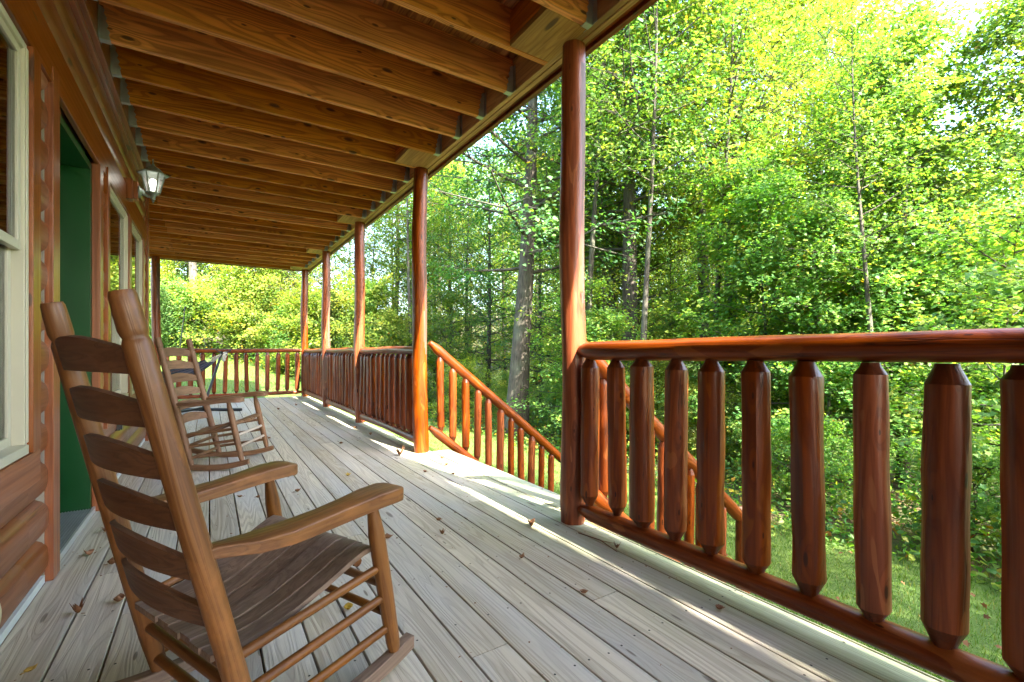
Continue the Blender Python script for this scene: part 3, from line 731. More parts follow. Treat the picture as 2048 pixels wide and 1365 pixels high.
b.build('lamp_glass', M['lampglass'], ln)
b = MB(); b.lathe([(.110, .212), (.113, .222), (.075, .236), (.066, .25), (.045, .272), (.018, .288), (.010, .296), (.012, .302), (.006, .312), (.006, .345), (.0, .35)], (0, 0, 0), 6, smooth=False); b.lathe([(.0, .214), (.110, .212)], (0, 0, 0), 6, smooth=False)
b.build('lamp_roof', M['lampmetal'], ln)
b = MB(); b.lathe([(.0, .075), (.012, .08), (.014, .10), (.027, .13), (.028, .15), (.018, .172), (0, .18)], (0, 0, 0), 14); b.build('bulb', M['bulb'], ln)

# ------------------------------------------------------------------ rocking chairs
def rocking_chair(q, label, old=False):
    ab0, hb0, zb0, abt, hbt, zt, af0, hf0, zf0, aft, hft, zft = q[3:]
    wm, sm, em = (M['oldchair'], M['oldchair'], M['oldchair']) if old else (M['chair'], M['slat'], M['seat'])
    root = empty('rocking_chair', (q[0], q[1], 0), q[2], label, 'rocking chair', 'rocking chairs on the porch')
    def bp(z, s):
        t = (z - zb0) / (zt - zb0); return Vector((ab0 + t * (abt - ab0), s * (hb0 + t * (hbt - hb0)), z))
    def fl(z, s):
        t = (z - zf0) / (zft - zf0); return Vector((af0 + t * (aft - af0), s * (hf0 + t * (hft - hf0)), z))
    r = .026
    for s in (-1, 1):
        b = MB(); zs = [zb0 - .012, zb0 + .1, .3, .5, .7, .9, 1.018, 1.026, 1.032, 1.038, 1.048, 1.09, zt - .008, zt]
        rs = [r * .8, r, r * 1.03, r * 1.03, r * 1.02, r, r * .99, r * .90, r * .80, r * .90, r * .98, r * .96, r * .90, r * .80]
        if zt < 1.06: pass
        b.tube([bp(z, s) for z in zs], rs, 20); b.build('back_post', wm, root, sharp=50)
        b = MB(); zs = [zf0 - .012, zf0 + .03, .25, .4, zft - .09, zft - .04, zft]
        b.tube([fl(z, s) for z in zs], [.016, .021, .024, .0245, .024, .019, .014], 18); b.build('front_leg', wm, root, sharp=50)
        # rocker
        P = []; n = 26; top = []; bot = []
        for k in range(n + 1):
            a = -.56 + (.335 + .56) * k / n
            u = (a - ab0) / (af0 - ab0); bb = s * (hb0 + u * (hf0 - hb0))
            zb = a * a / 2.2 + .002; th = .044 if k < n else .040
            P.append((a, bb, zb, th))
        b = MB(); w = .018; vs = []; gs = []; o = random.uniform(-50, 50)
        for (a, bb, zb, th) in P:
            for (dy, dz) in ((-w, 0), (w, 0), (w, th), (-w, th)): vs.append((a, bb + dy, zb + dz)); gs.append((dy + o, dz, a))
        fs = [(4 * i + k, 4 * i + (k + 1) % 4, 4 * i + 4 + (k + 1) % 4, 4 * i + 4 + k) for i in range(n) for k in range(4)] + [(3, 2, 1, 0), (4 * n, 4 * n + 1, 4 * n + 2, 4 * n + 3)]
        b._add(vs, fs, gs, None, False); b.build('rocker', wm if old else M['seat'], root, bevel=.003)
        # arm
        zr = .553; p = bp(zr, s)
        sec = [(p.x + .0, p.y, .018, .012, zr), (p.x + .03, p.y + s * .002, .020, .014, zr + .002), (-.16, s * .262, .040, .016, zr - .002), (-.08, s * .268, .046, .018, zr - .003), (.02, s * .270, .042, .020, zr + .002), (.10, s * .273, .045, .021, zr + .010), (.18, s * .275, .052, .022, zr + .018), (.24, s * .275, .053, .022, zr + .019), (.268, s * .275, .048, .021, zr + .017), (.282, s * .275, .036, .018, zr + .015)]
        b = MB(); vs = []; gs = []; o = random.uniform(-50, 50); m = len(sec)
        shift = zft + .022 - (zr + .018)
        for i, (a, c, w, th, z) in enumerate(sec):
            z += shift * min(1, i / 5)
            for (dy, dz) in ((-w, -th), (w, -th), (w, th * .8), (w * .82, th), (-w * .82, th), (-w, th * .8)): vs.append((a, c + dy, z + dz)); gs.append((dy + o, dz, a))
        fs = [(6 * i + k, 6 * i + (k + 1) % 6, 6 * i + 6 + (k + 1) % 6, 6 * i + 6 + k) for i in range(m - 1) for k in range(6)] + [tuple(reversed(range(6))), tuple(range(6 * m - 6, 6 * m))]
        b._add(vs, fs, gs, None, True); b.build('armrest', wm, root, sharp=35, bevel=.002)
        # side stretchers
        for zf, zb in ((.351, .292), (.256, .20), (.157, .108)):
            b = MB(); b.tube([bp(zb, s), fl(zf, s)], .0125, 12); b.build('side_stretcher', wm, root)
    for zf in (.291, .196):
        b = MB(); b.tube([fl(zf, -1), fl(zf, 1)], .0125, 12); b.build('front_stretcher', M['bleached'] if old else wm, root)
    for zf in (.205, .10):
        b = MB(); b.tube([bp(zf, -1), bp(zf, 1)], .0135, 12); b.build('back_stretcher', wm, root)
    # ladder slats
    for z in (.985, .872, .757, .640, .522, .408):
        b = MB(); n = 16; lo = []; up_ = []
        P = []
        for k in range(n + 1):
            t = 2 * k / n - 1; y = t * (bp(z, 1).y - .006); bow = -.040 * (1 - t * t)
            hh = .046 + .030 * (1 - t * t) ** 1.0; row = []
            for j in range(4):
                zz = z - .026 + hh * j / 3 + .004 * (1 - t * t)
                c = bp(zz, 1); row.append((c.x + bow, y, zz))
            P.append(row)
        b.grid(P, (-.012, 0, -.003), along=1); b.build('back_slat', sm, root, sharp=35)
    # slatted dished seat: slats run front to back
    prof = [(-.228, .290), (-.17, .288), (-.10, .296), (-.02, .318), (.06, .349), (.13, .380), (.175, .397), (.20, .401), (.222, .392)]
    ns = 7; b = MB()
    for i in range(ns):
        P = []
        for k, (a, z) in enumerate(prof):
            w = .215 + (.262 - .215) * (a + .228) / .45; row = []
            y0 = -w + 2 * w * i / ns + .003; y1 = -w + 2 * w * (i + 1) / ns - .003
            for j in range(3):
                y = y0 + (y1 - y0) * j / 2; t = y / w
                row.append((a + .012 * (1 - t * t) - (.004 if k == 0 else 0) * (i % 2), y, z + .012 * t * t + .002 * ((i * 7) % 3)))
            P.append(row)
        b.grid(P, (0, 0, -.016), along=0)
    b.build('seat', em, root, sharp=40)
    b = MB()
    for a, z, w in ((-.20, .272, .225), (.17, .372, .235)): b.tube([(a, -w, z), (a, w, z)], .014, 10)
    b.build('seat_rail', wm, root)
    return root
rocking_chair([.122, 1.567, .429, -.153, .262, .073, -.395, .219, 1.125, .267, .285, .077, .191, .272, .546], 'large brown rocking chair nearest the camera beside the window')
rocking_chair([.099, 4.92, -.431, -.134, .245, .062, -.394, .239, 1.115, .276, .28, .088, .171, .279, .574], 'sun faded rocking chair farther along the porch with bleached front rungs', True)

# ------------------------------------------------------------------ hammock on its stand, skull
A0 = Vector((.20, 9.82, .97)); A1 = Vector((-1.60, 7.28, .97)); ax = (A1 - A0); ax.z = 0; axn = ax.normalized(); cr = Vector((-axn.y, axn.x, 0))
st = empty('hammock_stand', ((A0.x + A1.x) / 2, (A0.y + A1.y) / 2, 0), 0, 'black steel tube hammock stand with cross feet near the end rail', 'hammock stand')
o = st.location.copy()
def T(v): return Vector(v) - o
f0 = Vector((-.08, 9.42, .05)); f1 = A1 + (f0 - A0) * -1; f1 = Vector((A1.x - (f0.x - A0.x), A1.y - (f0.y - A0.y), .05))
b = MB(); b.tube([T(f0), T(f1)], .022, 12); b.build('base_tube', M['black'], st)
for f, A in ((f0, A0), (f1, A1)):
    b = MB(); b.tube([T(f + cr * .66 + Vector((0, 0, -.025))), T(f - cr * .66 + Vector((0, 0, -.025)))], .024, 12); b.build('foot_bar', M['black'], st)
    b = MB(); b.tube([T(f), T(f.lerp(A, .5)), T(A + Vector((0, 0, .02)))], .021, 12); b.build('upright', M['black'], st)
    b = MB(); d_ = (A - f).normalized(); b.tube([T(A), T(A - axn * (.05 if f is f0 else -.05) * -1 + Vector((0, 0, .03))), T(A + axn * .03 * (1 if f is f0 else -1))], .005, 8); b.build('hook', M['black'], st)
hm = empty('hammock', ((A0.x + A1.x) / 2, (A0.y + A1.y) / 2, .6), 0, 'dark striped cloth hammock slung on a black stand', 'hammock')
ho = hm.location.copy()
L = ax.length; n = 30; m = 14
def sag(t): return .97 - 1.30 * (t * (1 - t)) * 4 * .33
P = []
for k in range(n + 1):
    t = .10 + .80 * k / n; wid = .30 * min(1, (min(t - .05, .95 - t)) / .22) ** .8
    row = []
    for j in range(m + 1):
        u = 2 * j / m - 1; p = A0 + ax * t + cr * (u * wid); p.z = sag(t) + .10 * u * u * wid / .3 + .012 * math.sin(5 * u + 9 * t)
        row.append(p - ho)
    P.append(row)
b = MB(); o2 = [0, 0, 0]
vs = [p for r_ in P for p in r_]; gs = [(2 * (i % (m + 1)) / m - 1, 0, i // (m + 1) / n) for i in range(len(vs))]
fs = [(i * (m + 1) + j, (i + 1) * (m + 1) + j, (i + 1) * (m + 1) + j + 1, i * (m + 1) + j + 1) for i in range(n) for j in range(m)]
b._add(vs, fs, gs, .5, True); ob = b.build('cloth', M['hammock'], hm, sharp=80)
sd = ob.modifiers.new('thick', 'SOLIDIFY'); sd.thickness = .006
b = MB()
for A, row in ((A0, P[0]), (A1, P[-1])):
    for j in range(m + 1): b.tube([A - ho, (A - ho).lerp(row[j], .55) + Vector((0, 0, -.012)), row[j]], .0035, 5)
b.build('ropes', M['rope'], hm)
# cattle skull hanging on the end rail
sk = empty('cow_skull', (.255, 11.13, .99), 0, 'small weathered cattle skull with dark horns hanging on the end rail', 'skull')
b = MB()
prof = [(.0, .045, .03, .02), (-.02, .06, .045, .0), (-.055, .072, .05, -.008), (-.09, .052, .042, -.015), (-.13, .036, .034, -.02), (-.165, .034, .028, -.022), (-.185, .026, .018, -.02), (-.19, .01, .006, -.02)]
vs = []; n = 14
for z, w, t, yo in prof:
    for k in range(n):
        th = 2 * math.pi * k / n; vs.append((w * math.cos(th), yo - .02 + t * math.sin(th), z))
fs = [(i * n + k, i * n + (k + 1) % n, (i + 1) * n + (k + 1) % n, (i + 1) * n + k) for i in range(len(prof) - 1) for k in range(n)] + [tuple(range(n))]
b._add(vs, fs, [(0, 0, 0)] * len(vs), .5, True); b.build('skull', M['bone'], sk)
for s in (-1, 1):
    b = MB(); b.tube([(s * .035, -.01, -.005), (s * .08, -.01, .0), (s * .115, -.01, .025), (s * .135, -.015, .07)], [.016, .014, .010, .003], 10); b.build('horn', M['horn'], sk)
    b = MB(); b.lathe([(0, .006), (.014, .004), (.016, 0)], (0, 0, 0), 10); e_ = b.build('eye_socket', M['horn'], sk); e_.location = (s * .045, -.066, -.06); e_.rotation_euler = (R(70), 0, s * R(35))

# ------------------------------------------------------------------ leaves and twigs on the deck
LEAF_O = [(0, 0), (.40, .10), (.26, .36), (.44, .64), (.17, .66), (0, 1.0), (-.17, .66), (-.44, .64), (-.26, .36), (-.40, .10)]
def deck_leaf(x, y, s, col, label, curl=.35, rz=0):
    s *= .70; curl *= 2.1
    rng = random.Random(int(x * 977 + y * 31)); b = MB(); vs = []; LO = LEAF_O if rng.random() < .3 else [(0, 0), (.2, .12), (.33, .35), (.30, .55), (.36, .62), (.15, .85), (0, 1.05), (-.18, .8), (-.30, .6), (-.36, .38), (-.2, .12)]; n = len(LO)
    cx_, cy_ = rng.uniform(.5, 1.5) * curl, rng.uniform(.4, 1.4) * curl
    def lift(p): return abs(p[0]) ** 1.5 * cx_ * 1.6 + (p[1] - .45) ** 2 * cy_ * 1.3
    mid = [(u * .5, .45 + (v - .45) * .5) for u, v in LO]
    vs = [(0, 0, .004)] + [(s * u, s * (v - .45), s * lift((u, v)) + .004) for u, v in mid] + [(s * u, s * (v - .45), s * lift((u, v)) + .004 + rng.uniform(0, .1) * s) for u, v in LO]
    fs = [(0, 1 + i, 1 + (i + 1) % n) for i in range(n)] + [(1 + i, 1 + n + i, 1 + n + (i + 1) % n, 1 + (i + 1) % n) for i in range(n)]
    b._add(vs, fs, [(v[0], v[2], v[1]) for v in vs], None, True)
    b.tube([(0, -.40 * s, .006), (.05 * s, -.75 * s, .008)], .0013, 5)
    o = b.build('fallen_leaf', M[col], None, sharp=60); o.location = (x, y, 0); o.rotation_euler = (0, 0, rz)
    sdm = o.modifiers.new('thick', 'SOLIDIFY'); sdm.thickness = .0008
    tag(o, label, 'leaf', 'dry leaves scattered on the porch floor'); return o
LEAVES = [
 (1.54, 4.36, .15, 'dry', 'largest curled brown leaf beside the second post', .6),
 (.94, 3.87, .07, 'dryy', 'small yellow leaf on the planks before the stair opening', .5),
 (.53, 3.62, .06, 'dry', 'dark curled leaf between the two chairs and the stair opening', .7),
 (1.50, 3.63, .05, 'dry', 'tan leaf lying on the sunlit strip of planks', .4),
 (1.04, 3.06, .05, 'dry', 'brown leaf in front of the chair arm tip', .6),
 (.98, 3.21, .035, 'dry', 'tiny leaf just beyond the chair arm tip', .6),
 (1.14, 2.55, .055, 'dry', 'rust red leaf alone on the middle planks', .6),
 (.80, 2.46, .08, 'dry', 'flat orange brown leaf right of the near chair leg', .3),
 (1.07, 2.35, .05, 'dry', 'small curled leaf in a plank gap right of the near chair', .6),
 (1.545, 2.18, .09, 'dry', 'upright yellow brown leaf in front of the near post', .9),
 (1.27, 1.87, .05, 'dry', 'brown leaf edge in a plank gap below the sun strip', .5),
 (1.66, 1.08, .05, 'dry', 'small rust leaf on the outer plank under the near rail', .7),
 (1.30, 1.46, .05, 'dry', 'leaf wedged at a plank joint near the sun strip', .4),
 (-.48, 3.40, .06, 'dry', 'brown leaf by the door threshold corner', .6),
 (-.49, 3.05, .06, 'dry', 'curled leaf on the plank beside the door threshold', .7),
 (-.38, 2.86, .06, 'dry', 'dark leaf behind the tall chair post', .6),
 (-.42, 2.40, .07, 'dry', 'red brown leaf on the left plank gap before the door casing', .7),
 (-.30, 2.42, .07, 'dry', 'red brown leaf just left of the near chair back', .6),
 (-.47, 2.05, .05, 'dryy', 'pale leaf scrap by the white wall flashing', .3),
 (.18, 3.70, .05, 'dry', 'brown leaf between the near chair arm and far chair', .5),
 (.28, 3.62, .045, 'dry', 'small brown leaf by the far chair rocker', .5),
 (1.00, 8.9, .09, 'dry', 'leaf on the far planks past the hammock', .6),
 (1.35, 9.4, .09, 'dry', 'leaf on the far planks near the corner post', .5),
 (1.75, 3.75, .05, 'dry', 'leaf at the top of the stairs near the far stair post', .5),
 (1.83, 4.02, .055, 'dry', 'leaf on the stair top board beside the post base', .5),
 (1.67, 3.45, .05, 'dry', 'leaf on the sunlit outer plank at the stair top', .4),
 (1.62, 5.6, .08, 'dry', 'dead leaf under the second baluster panel', .5),
 (1.60, 6.2, .07, 'dry', 'dead leaf on the mossy plank beside the third post', .5),
 (1.20, 5.25, .06, 'dry', 'leaf left of the sunlit patch at the second panel', .4),
 (.58, 6.0, .06, 'dry', 'leaf on the planks right of the far rocking chair', .4),
 (.455, 1.87, .07, 'dryy', 'yellow leaf tucked behind the near chair rocker', .4),
 (1.74, 1.70, .06, 'dry', 'brown leaf beneath the near bottom rail', .5),
]
for i, (x, y, s, col, lab, cu) in enumerate(LEAVES): deck_leaf(x, y, s, col, lab, cu, i * 2.4)
rnc = random.Random(44); b = MB()
for i in range(520):
    if i < 110: x, y = rnc.gauss(1.86, .12), rnc.gauss(3.6, .5)
    else: x, y = rnc.uniform(-.58, 1.86), rnc.uniform(.9, 9.5)
    x = min(x, 2.03 if 2.3 < y < 4.3 else 1.86); r = rnc.uniform(.0025, .008) * (1 if i > 110 else 1.1); an = rnc.uniform(0, 6.28); q = rnc.uniform(.3, 1.)
    b._add([(x + r * math.cos(an + t) * (1 if k % 2 else q), y + r * math.sin(an + t) * (1 if k % 2 else q), .003 + rnc.uniform(0, .003)) for k, t in enumerate((0, 1.3, 2.9, 4.4))] + [(x, y, .003 + r * .5)], [(0, 1, 4), (1, 2, 4), (2, 3, 4), (3, 0, 4)], [(x, y, 0)] * 5)
o = b.build('leaf_crumbs', M['dry'], None); tag(o, 'tiny brown leaf crumbs and seed bits scattered over the planks', 'debris', kind='stuff')
b = MB(); b.tube([(1.70, 1.95, .008), (1.72, 1.80, .014), (1.70, 1.66, .008)], [.003, .0025, .0015], 6); b.tube([(1.72, 1.80, .012), (1.77, 1.72, .01)], [.002, .001], 5)
tag(b.build('twig', M['dry'], None), 'thin dry twig lying beneath the near bottom rail', 'twig')

# ------------------------------------------------------------------ trees
def leaves_mesh(name, Cn, Nn, size, mat, rng, shape='maple', tint=None, elong=1.):
    """Cn (N,3) centres, Nn (N,3) normals"""
    N = len(Cn)
    if shape == 'maple': O = np.array(LEAF_O); 
    elif shape == 'oval': O = np.array([(0, 0), (.30, .25), (.33, .55), (0, 1.0), (-.33, .55), (-.30, .25)])
    else: O = np.array([(0, 0), (.40, .5), (0, 1.0), (-.40, .5)])
    O = O - np.array([0, .45]); O[:, 1] *= elong
    Nn = Nn / np.linalg.norm(Nn, axis=1, keepdims=True)
    rv = rng.normal(size=(N, 3)); T = np.cross(Nn, rv); T /= np.linalg.norm(T, axis=1, keepdims=True); B = np.cross(Nn, T)
    s = (size * rng.uniform(.65, 1.2, N))[:, None, None]
    fold = (np.abs(O[:, 0]) * rng.uniform(.0, .6, (N, 1)))[:, :, None]
    droop = -(O[:, 1] ** 2 * rng.uniform(.0, .4, (N, 1)))[:, :, None]
    V = Cn[:, None, :] + s * (O[None, :, 0, None] * T[:, None, :] + O[None, :, 1, None] * B[:, None, :] + (fold + droop) * Nn[:, None, :])
    k = len(O); F = np.arange(N * k).reshape(N, k)
    t = rng.random(N) if tint is None else tint
    return fast_mesh(name, V.reshape(-1, 3), F, np.repeat(t, k), mat)
def tree_proto(seed, Ht, base, Rc, r0, nl, per, leaf, lmat, bmat, shape='maple', flat=1.0, lean=(0, 0), crad=.5, cth=.16, sub=4, top=.97, elev=(8, 60), wob=.12, skew=0., droop=0., cone=0.):
    rng = np.random.default_rng(seed); st = random.getstate(); random.seed(seed)
    b = MB()
    zs = np.linspace(0, Ht, 15)
    w1, w2 = rng.uniform(0, 6, 2)
    def tr(z): 
        t = z / Ht; return np.array([lean[0] * Ht * t + wob * math.sin(3.1 * t + w1) * t, lean[1] * Ht * t + wob * math.cos(2.7 * t + w2) * t, z])
    rad = [r0 * (1 - .93 * (z / Ht) ** .9) * (1.35 if i == 0 else (1.1 if i == 1 else 1)) for i, z in enumerate(zs)]
    pts = [tr(z) for z in zs]; pts[0][2] = -.3
    b.tube(pts, rad, 10, caps=False, hewn=.05)
    cl = []   # cluster centres with axis
    for i in range(nl):
        f = (i + rng.random()) / nl; t = base + (top - base) * f ** .9
        az = i * 2.39996 + rng.uniform(-.5, .5) + skew * 0
        prof = math.sqrt(max(.02, 1 - ((f - .30) / .76) ** 2)) * (1 - cone * f)
        L = Rc * prof * rng.uniform(.6, 1.15)
        el = R(elev[0] + (elev[1] - elev[0]) * f ** 1.4 + rng.uniform(-12, 12))
        p0 = tr(t * Ht); dr = np.array([math.cos(az) * math.cos(el), math.sin(az) * math.cos(el), math.sin(el)])
        dr2 = dr + np.array([0, 0, .35 if el < .6 else -.1]); 
        q = [p0, p0 + dr * L * .5, p0 + dr * L * .5 + (dr2 * .5 + np.array([0, 0, -droop])) * L]
        rl = max(.006, min(.24 * r0 * (1 - t) + .009, .4 * L * .05))
        def bez(u): return (1 - u) ** 2 * q[0] + 2 * u * (1 - u) * q[1] + u * u * q[2]
        us = np.linspace(0, 1, 6); b.tube([bez(u) for u in us], [rl * (1 - .85 * u) + .002 for u in us], 5, caps=False)
        for u in (.34, .55, .78, 1.0): cl.append(bez(u) + rng.normal(0, .1, 3))
        for j in range(sub):
            u = rng.uniform(.3, .95); s0 = bez(u); a2 = az + rng.choice([-1, 1]) * rng.uniform(.5, 1.3); e2 = el * .5 + rng.uniform(-.25, .4)
            l2 = L * rng.uniform(.25, .5) + .15
            s1 = s0 + l2 * np.array([math.cos(a2) * math.cos(e2), math.sin(a2) * math.cos(e2), math.sin(e2) - droop * .5])
            b.tube([s0, (s0 + s1) / 2 + rng.normal(0, .03, 3), s1], [rl * .4, rl * .28, .003], 4, caps=False)
            cl.append(s1); cl.append((s0 + s1) / 2 + rng.normal(0, .08, 3))
    trunk = b
    cl = np.array(cl); n = rng.poisson(per, len(cl)) + 2
    Cn = np.repeat(cl, n, axis=0)
    ntw = 6; tw = rng.integers(0, ntw, len(Cn)); a = np.repeat(rng.uniform(0, 6.283, len(cl)), n) + tw * 6.283 / ntw + rng.normal(0, .09, len(Cn))
    ln = np.repeat(rng.uniform(.6, 1.25, len(cl)), n) * (1 + .35 * np.sin(a * 3.)); el_ = np.sin(np.repeat(rng.uniform(0, 6.28, len(cl)), n) + tw * 2.1) * .5
    rr = rng.uniform(.08, 1., len(Cn)) ** .8 * crad * ln
    Cn = Cn + np.stack([rr * np.cos(a), rr * np.sin(a), rr * el_ + rng.normal(0, cth * .45, len(Cn)) - .25 * rr * rr / crad], 1) + rng.normal(0, .035, (len(Cn), 3))
    ax_ = Cn - np.stack([tr(z) for z in np.clip(Cn[:, 2], 0, Ht)]); ax_[:, 2] = 0
    ax_ /= (np.linalg.norm(ax_, axis=1, keepdims=True) + .01)
    Nn = np.array([0, 0, flat]) + ax_ * .45 + rng.normal(0, .42, (len(Cn), 3))
    cc = rng.random(len(cl)); tint = np.clip(np.repeat(cc, n) * .45 + rng.random(len(Cn)) * .55, 0, 1)
    lm = leaves_mesh('crown', Cn, Nn, leaf, M[lmat], rng, shape, tint)
    random.setstate(st)
    to = trunk.build('trunk', M[bmat], None, sharp=80); tm = to.data; bpy.data.objects.remove(to)
    return tm, lm
PROTO = {
 'poplar': tree_proto(1, 19., .30, 4.2, .30, 56, 28, .112, 'leaf', 'bark', 'maple', .7, (.01, .0), .58, .22, 4),
 'tulip': tree_proto(2, 17., .36, 3.6, .22, 52, 27, .110, 'leafy', 'barkpale', 'maple', .8, (.03, .02), .55, .2, 4),
 'maple': tree_proto(3, 9.5, .14, 2.25, .085, 44, 34, .088, 'leaf', 'barkpale', 'maple', 1.0, (.0, .02), .48, .08, 4, elev=(5, 50), cone=.5),
 'sapling': tree_proto(4, 6.2, .12, 1.9, .05, 34, 32, .085, 'leaf', 'barkpale', 'maple', 1.1, (.02, 0), .40, .06, 3, elev=(0, 45), cone=.35),
 'beech': tree_proto(5, 14., .10, 3.8, .17, 54, 25, .088, 'leafd', 'bark', 'oval', 1.1, (-.02, .01), .52, .12, 4),
 'goldtree': tree_proto(6, 12., .08, 3.4, .14, 50, 21, .086, 'leafy', 'bark', 'oval', 1.0, (.02, -.01), .5, .16, 4),
 'hazel': tree_proto(12, 10., .04, 3.3, .12, 52, 20, .095, 'leaf', 'bark', 'oval', 1.0, (.02, -.01), .5, .14, 4),
 'pole': tree_proto(13, 15., .44, 2.6, .105, 36, 20, .10, 'leaf', 'bark', 'maple', .8, (.02, .015), .5, .16, 4, wob=.35),
 'sprout': tree_proto(14, 4.2, .16, 1.5, .028, 22, 26, .078, 'leaf', 'bark', 'maple', 1.3, (.04, -.02), .38, .04, 3, elev=(-5, 35), cone=.2, wob=.15),
 'shrub': tree_proto(7, 1.9, .03, 1.15, .022, 30, 26, .068, 'leaf', 'barkpale', 'maple', 1.0, (0, 0), .25, .06, 3, elev=(10, 70), wob=.1),
 'bush': tree_proto(8, 2.6, .02, 1.6, .03, 34, 32, .070, 'leafy', 'bark', 'oval', .9, (.05, 0), .3, .10, 3, elev=(5, 65), wob=.1),
 'fartree': tree_proto(9, 18., .05, 4.6, .25, 56, 22, .17, 'leafy', 'bark', 'quad', .8, (0, 0), .75, .3, 4),
 'fardark': tree_proto(10, 18., .06, 4.6, .25, 56, 22, .17, 'leaf', 'bark', 'quad', .8, (.01, 0), .75, .3, 4),
 'oak': tree_proto(11, 16., .26, 4.6, .30, 52, 28, .115, 'leafd', 'bark', 'oval', 1.0, (.045, -.015), .6, .2, 5, elev=(0, 55), wob=.3),
}
def conifer_proto(seed, Ht, Rc, mat, density=1.0):
    rng = np.random.default_rng(seed); random.seed(seed); b = MB()
    b.tube([(0, 0, -.2), (.02, 0, Ht * .5), (0, .02, Ht)], [.07, .04, .006], 8, caps=False)
    Cn = []; Nn = []
    nb_ = int(95 * density)
    for i in range(nb_):
        f = (i + rng.random()) / nb_; z = .15 + (Ht - .2) * f; az = i * 2.39996 + rng.uniform(-.3, .3)
        L = Rc * (1 - f) ** .85 * rng.uniform(.75, 1.1) + .12; el = R(38 + 25 * f)
        p0 = np.array([0, 0, z]); u = np.linspace(.1, 1, int(10 + 16 * L))
        d = np.array([math.cos(az), math.sin(az), 0])
        pt = p0 + np.outer(u * L * math.cos(el), d) + np.outer(u * L * math.sin(el) + .1 * L * u * u, [0, 0, 1])
        b.tube([p0, pt[len(pt) // 2], pt[-1]], [.012, .008, .002], 4, caps=False)
        side = np.cross(d, [0, 0, 1])
        for k, p in enumerate(pt):
            for s in (-1, 1):
                w = .26 * (1 - u[k] * .75) * L ** .5
                for m_ in range(4):
                    q = p + side * s * w * (m_ + .5) / 4 + d * w * .6 * (m_ + .5) / 4 + np.array([0, 0, rng.normal(0, .02)])
                    Cn.append(q); Nn.append(np.array([0, 0, 1]) + rng.normal(0, .45, 3))
    lm = leaves_mesh('crown', np.array(Cn), np.array(Nn), .115, M[mat], rng, 'quad', None, 1.3)
    to = b.build('trunk', M['bark'], None); tm = to.data; bpy.data.objects.remove(to)
    return tm, lm
PROTO['cedar'] = conifer_proto(21, 4.2, 1.55, 'cedar'); PROTO['darkcedar'] = conifer_proto(22, 4.6, 1.7, 'cedard')
random.seed(99)
def tree(kind, name, x, y, label, cat='tree', group=None, s=1., rz=None, sz=None, dz=0.):
    tm, lm = PROTO[kind]
    r_ = empty(name, (x, y, float(ground_h(x, y)) + dz), random.uniform(0, 6.28) if rz is None else rz, label, cat, group)
    r_.scale = (s, s, sz or s)
    for nm, me_ in (('trunk' if cat == 'tree' else 'stem', tm), ('crown' if cat == 'tree' else 'foliage', lm)):
        o = bpy.data.objects.new(nm, me_); C.objects.link(o); o.parent = r_
    return r_
YAW = .5757
def at(u, d):   # ground position seen in picture column u (full size photo) at depth d
    l = (u - 1024) / 934.36 * d
    return (math.sin(YAW) * d + math.cos(YAW) * l, math.cos(YAW) * d - math.sin(YAW) * l)
def T1(kind, name, u, d, label, s=1., cat='tree', group=None, **kw):
    x, y = at(u, d); return tree(kind, name, x, y, label, cat, group, s, **kw)
# individually placed trees along the edge of the wood
T1('oak', 'oak_tree', 1030, 13.2, 'big old tree with a thick trunk leaning right behind the stair rail', 1.05, rz=.15)
T1('poplar', 'poplar_tree', 1262, 13.0, 'tall poplar with straight dark trunk right of the near post', .95, rz=1.)
T1('tulip', 'tulip_tree', 1420, 13.5, 'slim pale trunked tree beside a leaning twin above the near rail', 1., rz=2.)
T1('tulip', 'tulip_tree', 1452, 12.2, 'pale tree leaning to the right with long bare limbs', .95, rz=-.6)
T1('tulip', 'tulip_tree', 1232, 15.5, 'slender dark trunk close left of the tall straight poplar', .8, rz=1.2)
T1('tulip', 'tulip_tree', 1645, 13.2, 'slim trunk with high crown left of the young maple', .75, rz=2.9)
T1('poplar', 'poplar_tree', 1555, 16.5, 'tall straight poplar standing behind the golden leaved tree', .9, rz=.2)
T1('maple', 'maple_tree', 1718, 10.6, 'young maple with flat leaf layers left of the thin grey trunk', .95, rz=.5)
T1('maple', 'maple_tree', 1808, 8.6, 'thin grey trunked maple standing nearest behind the rail', .92, rz=3.)
T1('maple', 'maple_tree', 2055, 7.6, 'maple with pale trunk at the right edge of the view', .9, rz=4.)
T1('sapling', 'maple_sapling', 1900, 9.4, 'leafy maple sapling between two thin trunks', 1.1)
T1('sapling', 'maple_sapling', 1960, 8.4, 'low maple sapling with broad pale leaves under the right edge maple', .75)
T1('sapling', 'maple_sapling', 1660, 8.6, 'maple sapling with small crown left of the young maple', .85)
T1('sapling', 'maple_sapling', 1540, 9.4, 'maple sapling in front of the leaning pale tree', .95)
T1('goldtree', 'hickory_tree', 872, 25., 'pale yellow tree filling the gap right of the second post', 1.0)
T1('hazel', 'hazel_tree', 935, 23., 'bright green tree close left of the big old trunk', 1.05)
T1('hazel', 'hazel_tree', 1085, 21., 'bright green tree between the big old trunk and near post', 1.1)
T1('goldtree', 'hickory_tree', 1010, 27., 'yellow tree right behind the big old trunk', 1.05)
T1('fartree', 'woodland_tree', 900, 33., 'tall pale green tree rising behind the yellow one by the second post', .85)
T1('fartree', 'woodland_tree', 1060, 34., 'tall pale green tree far behind the big old trunk', .9)
T1('hazel', 'hazel_tree', 835, 21., 'bright green tree half hidden by the second post', .8)
T1('hazel', 'hazel_tree', 1230, 17., 'bright green tree low behind the near rail end', .8)
T1('goldtree', 'hickory_tree', 1440, 19., 'yellow tree shining between the leaning pale trunks', .85)
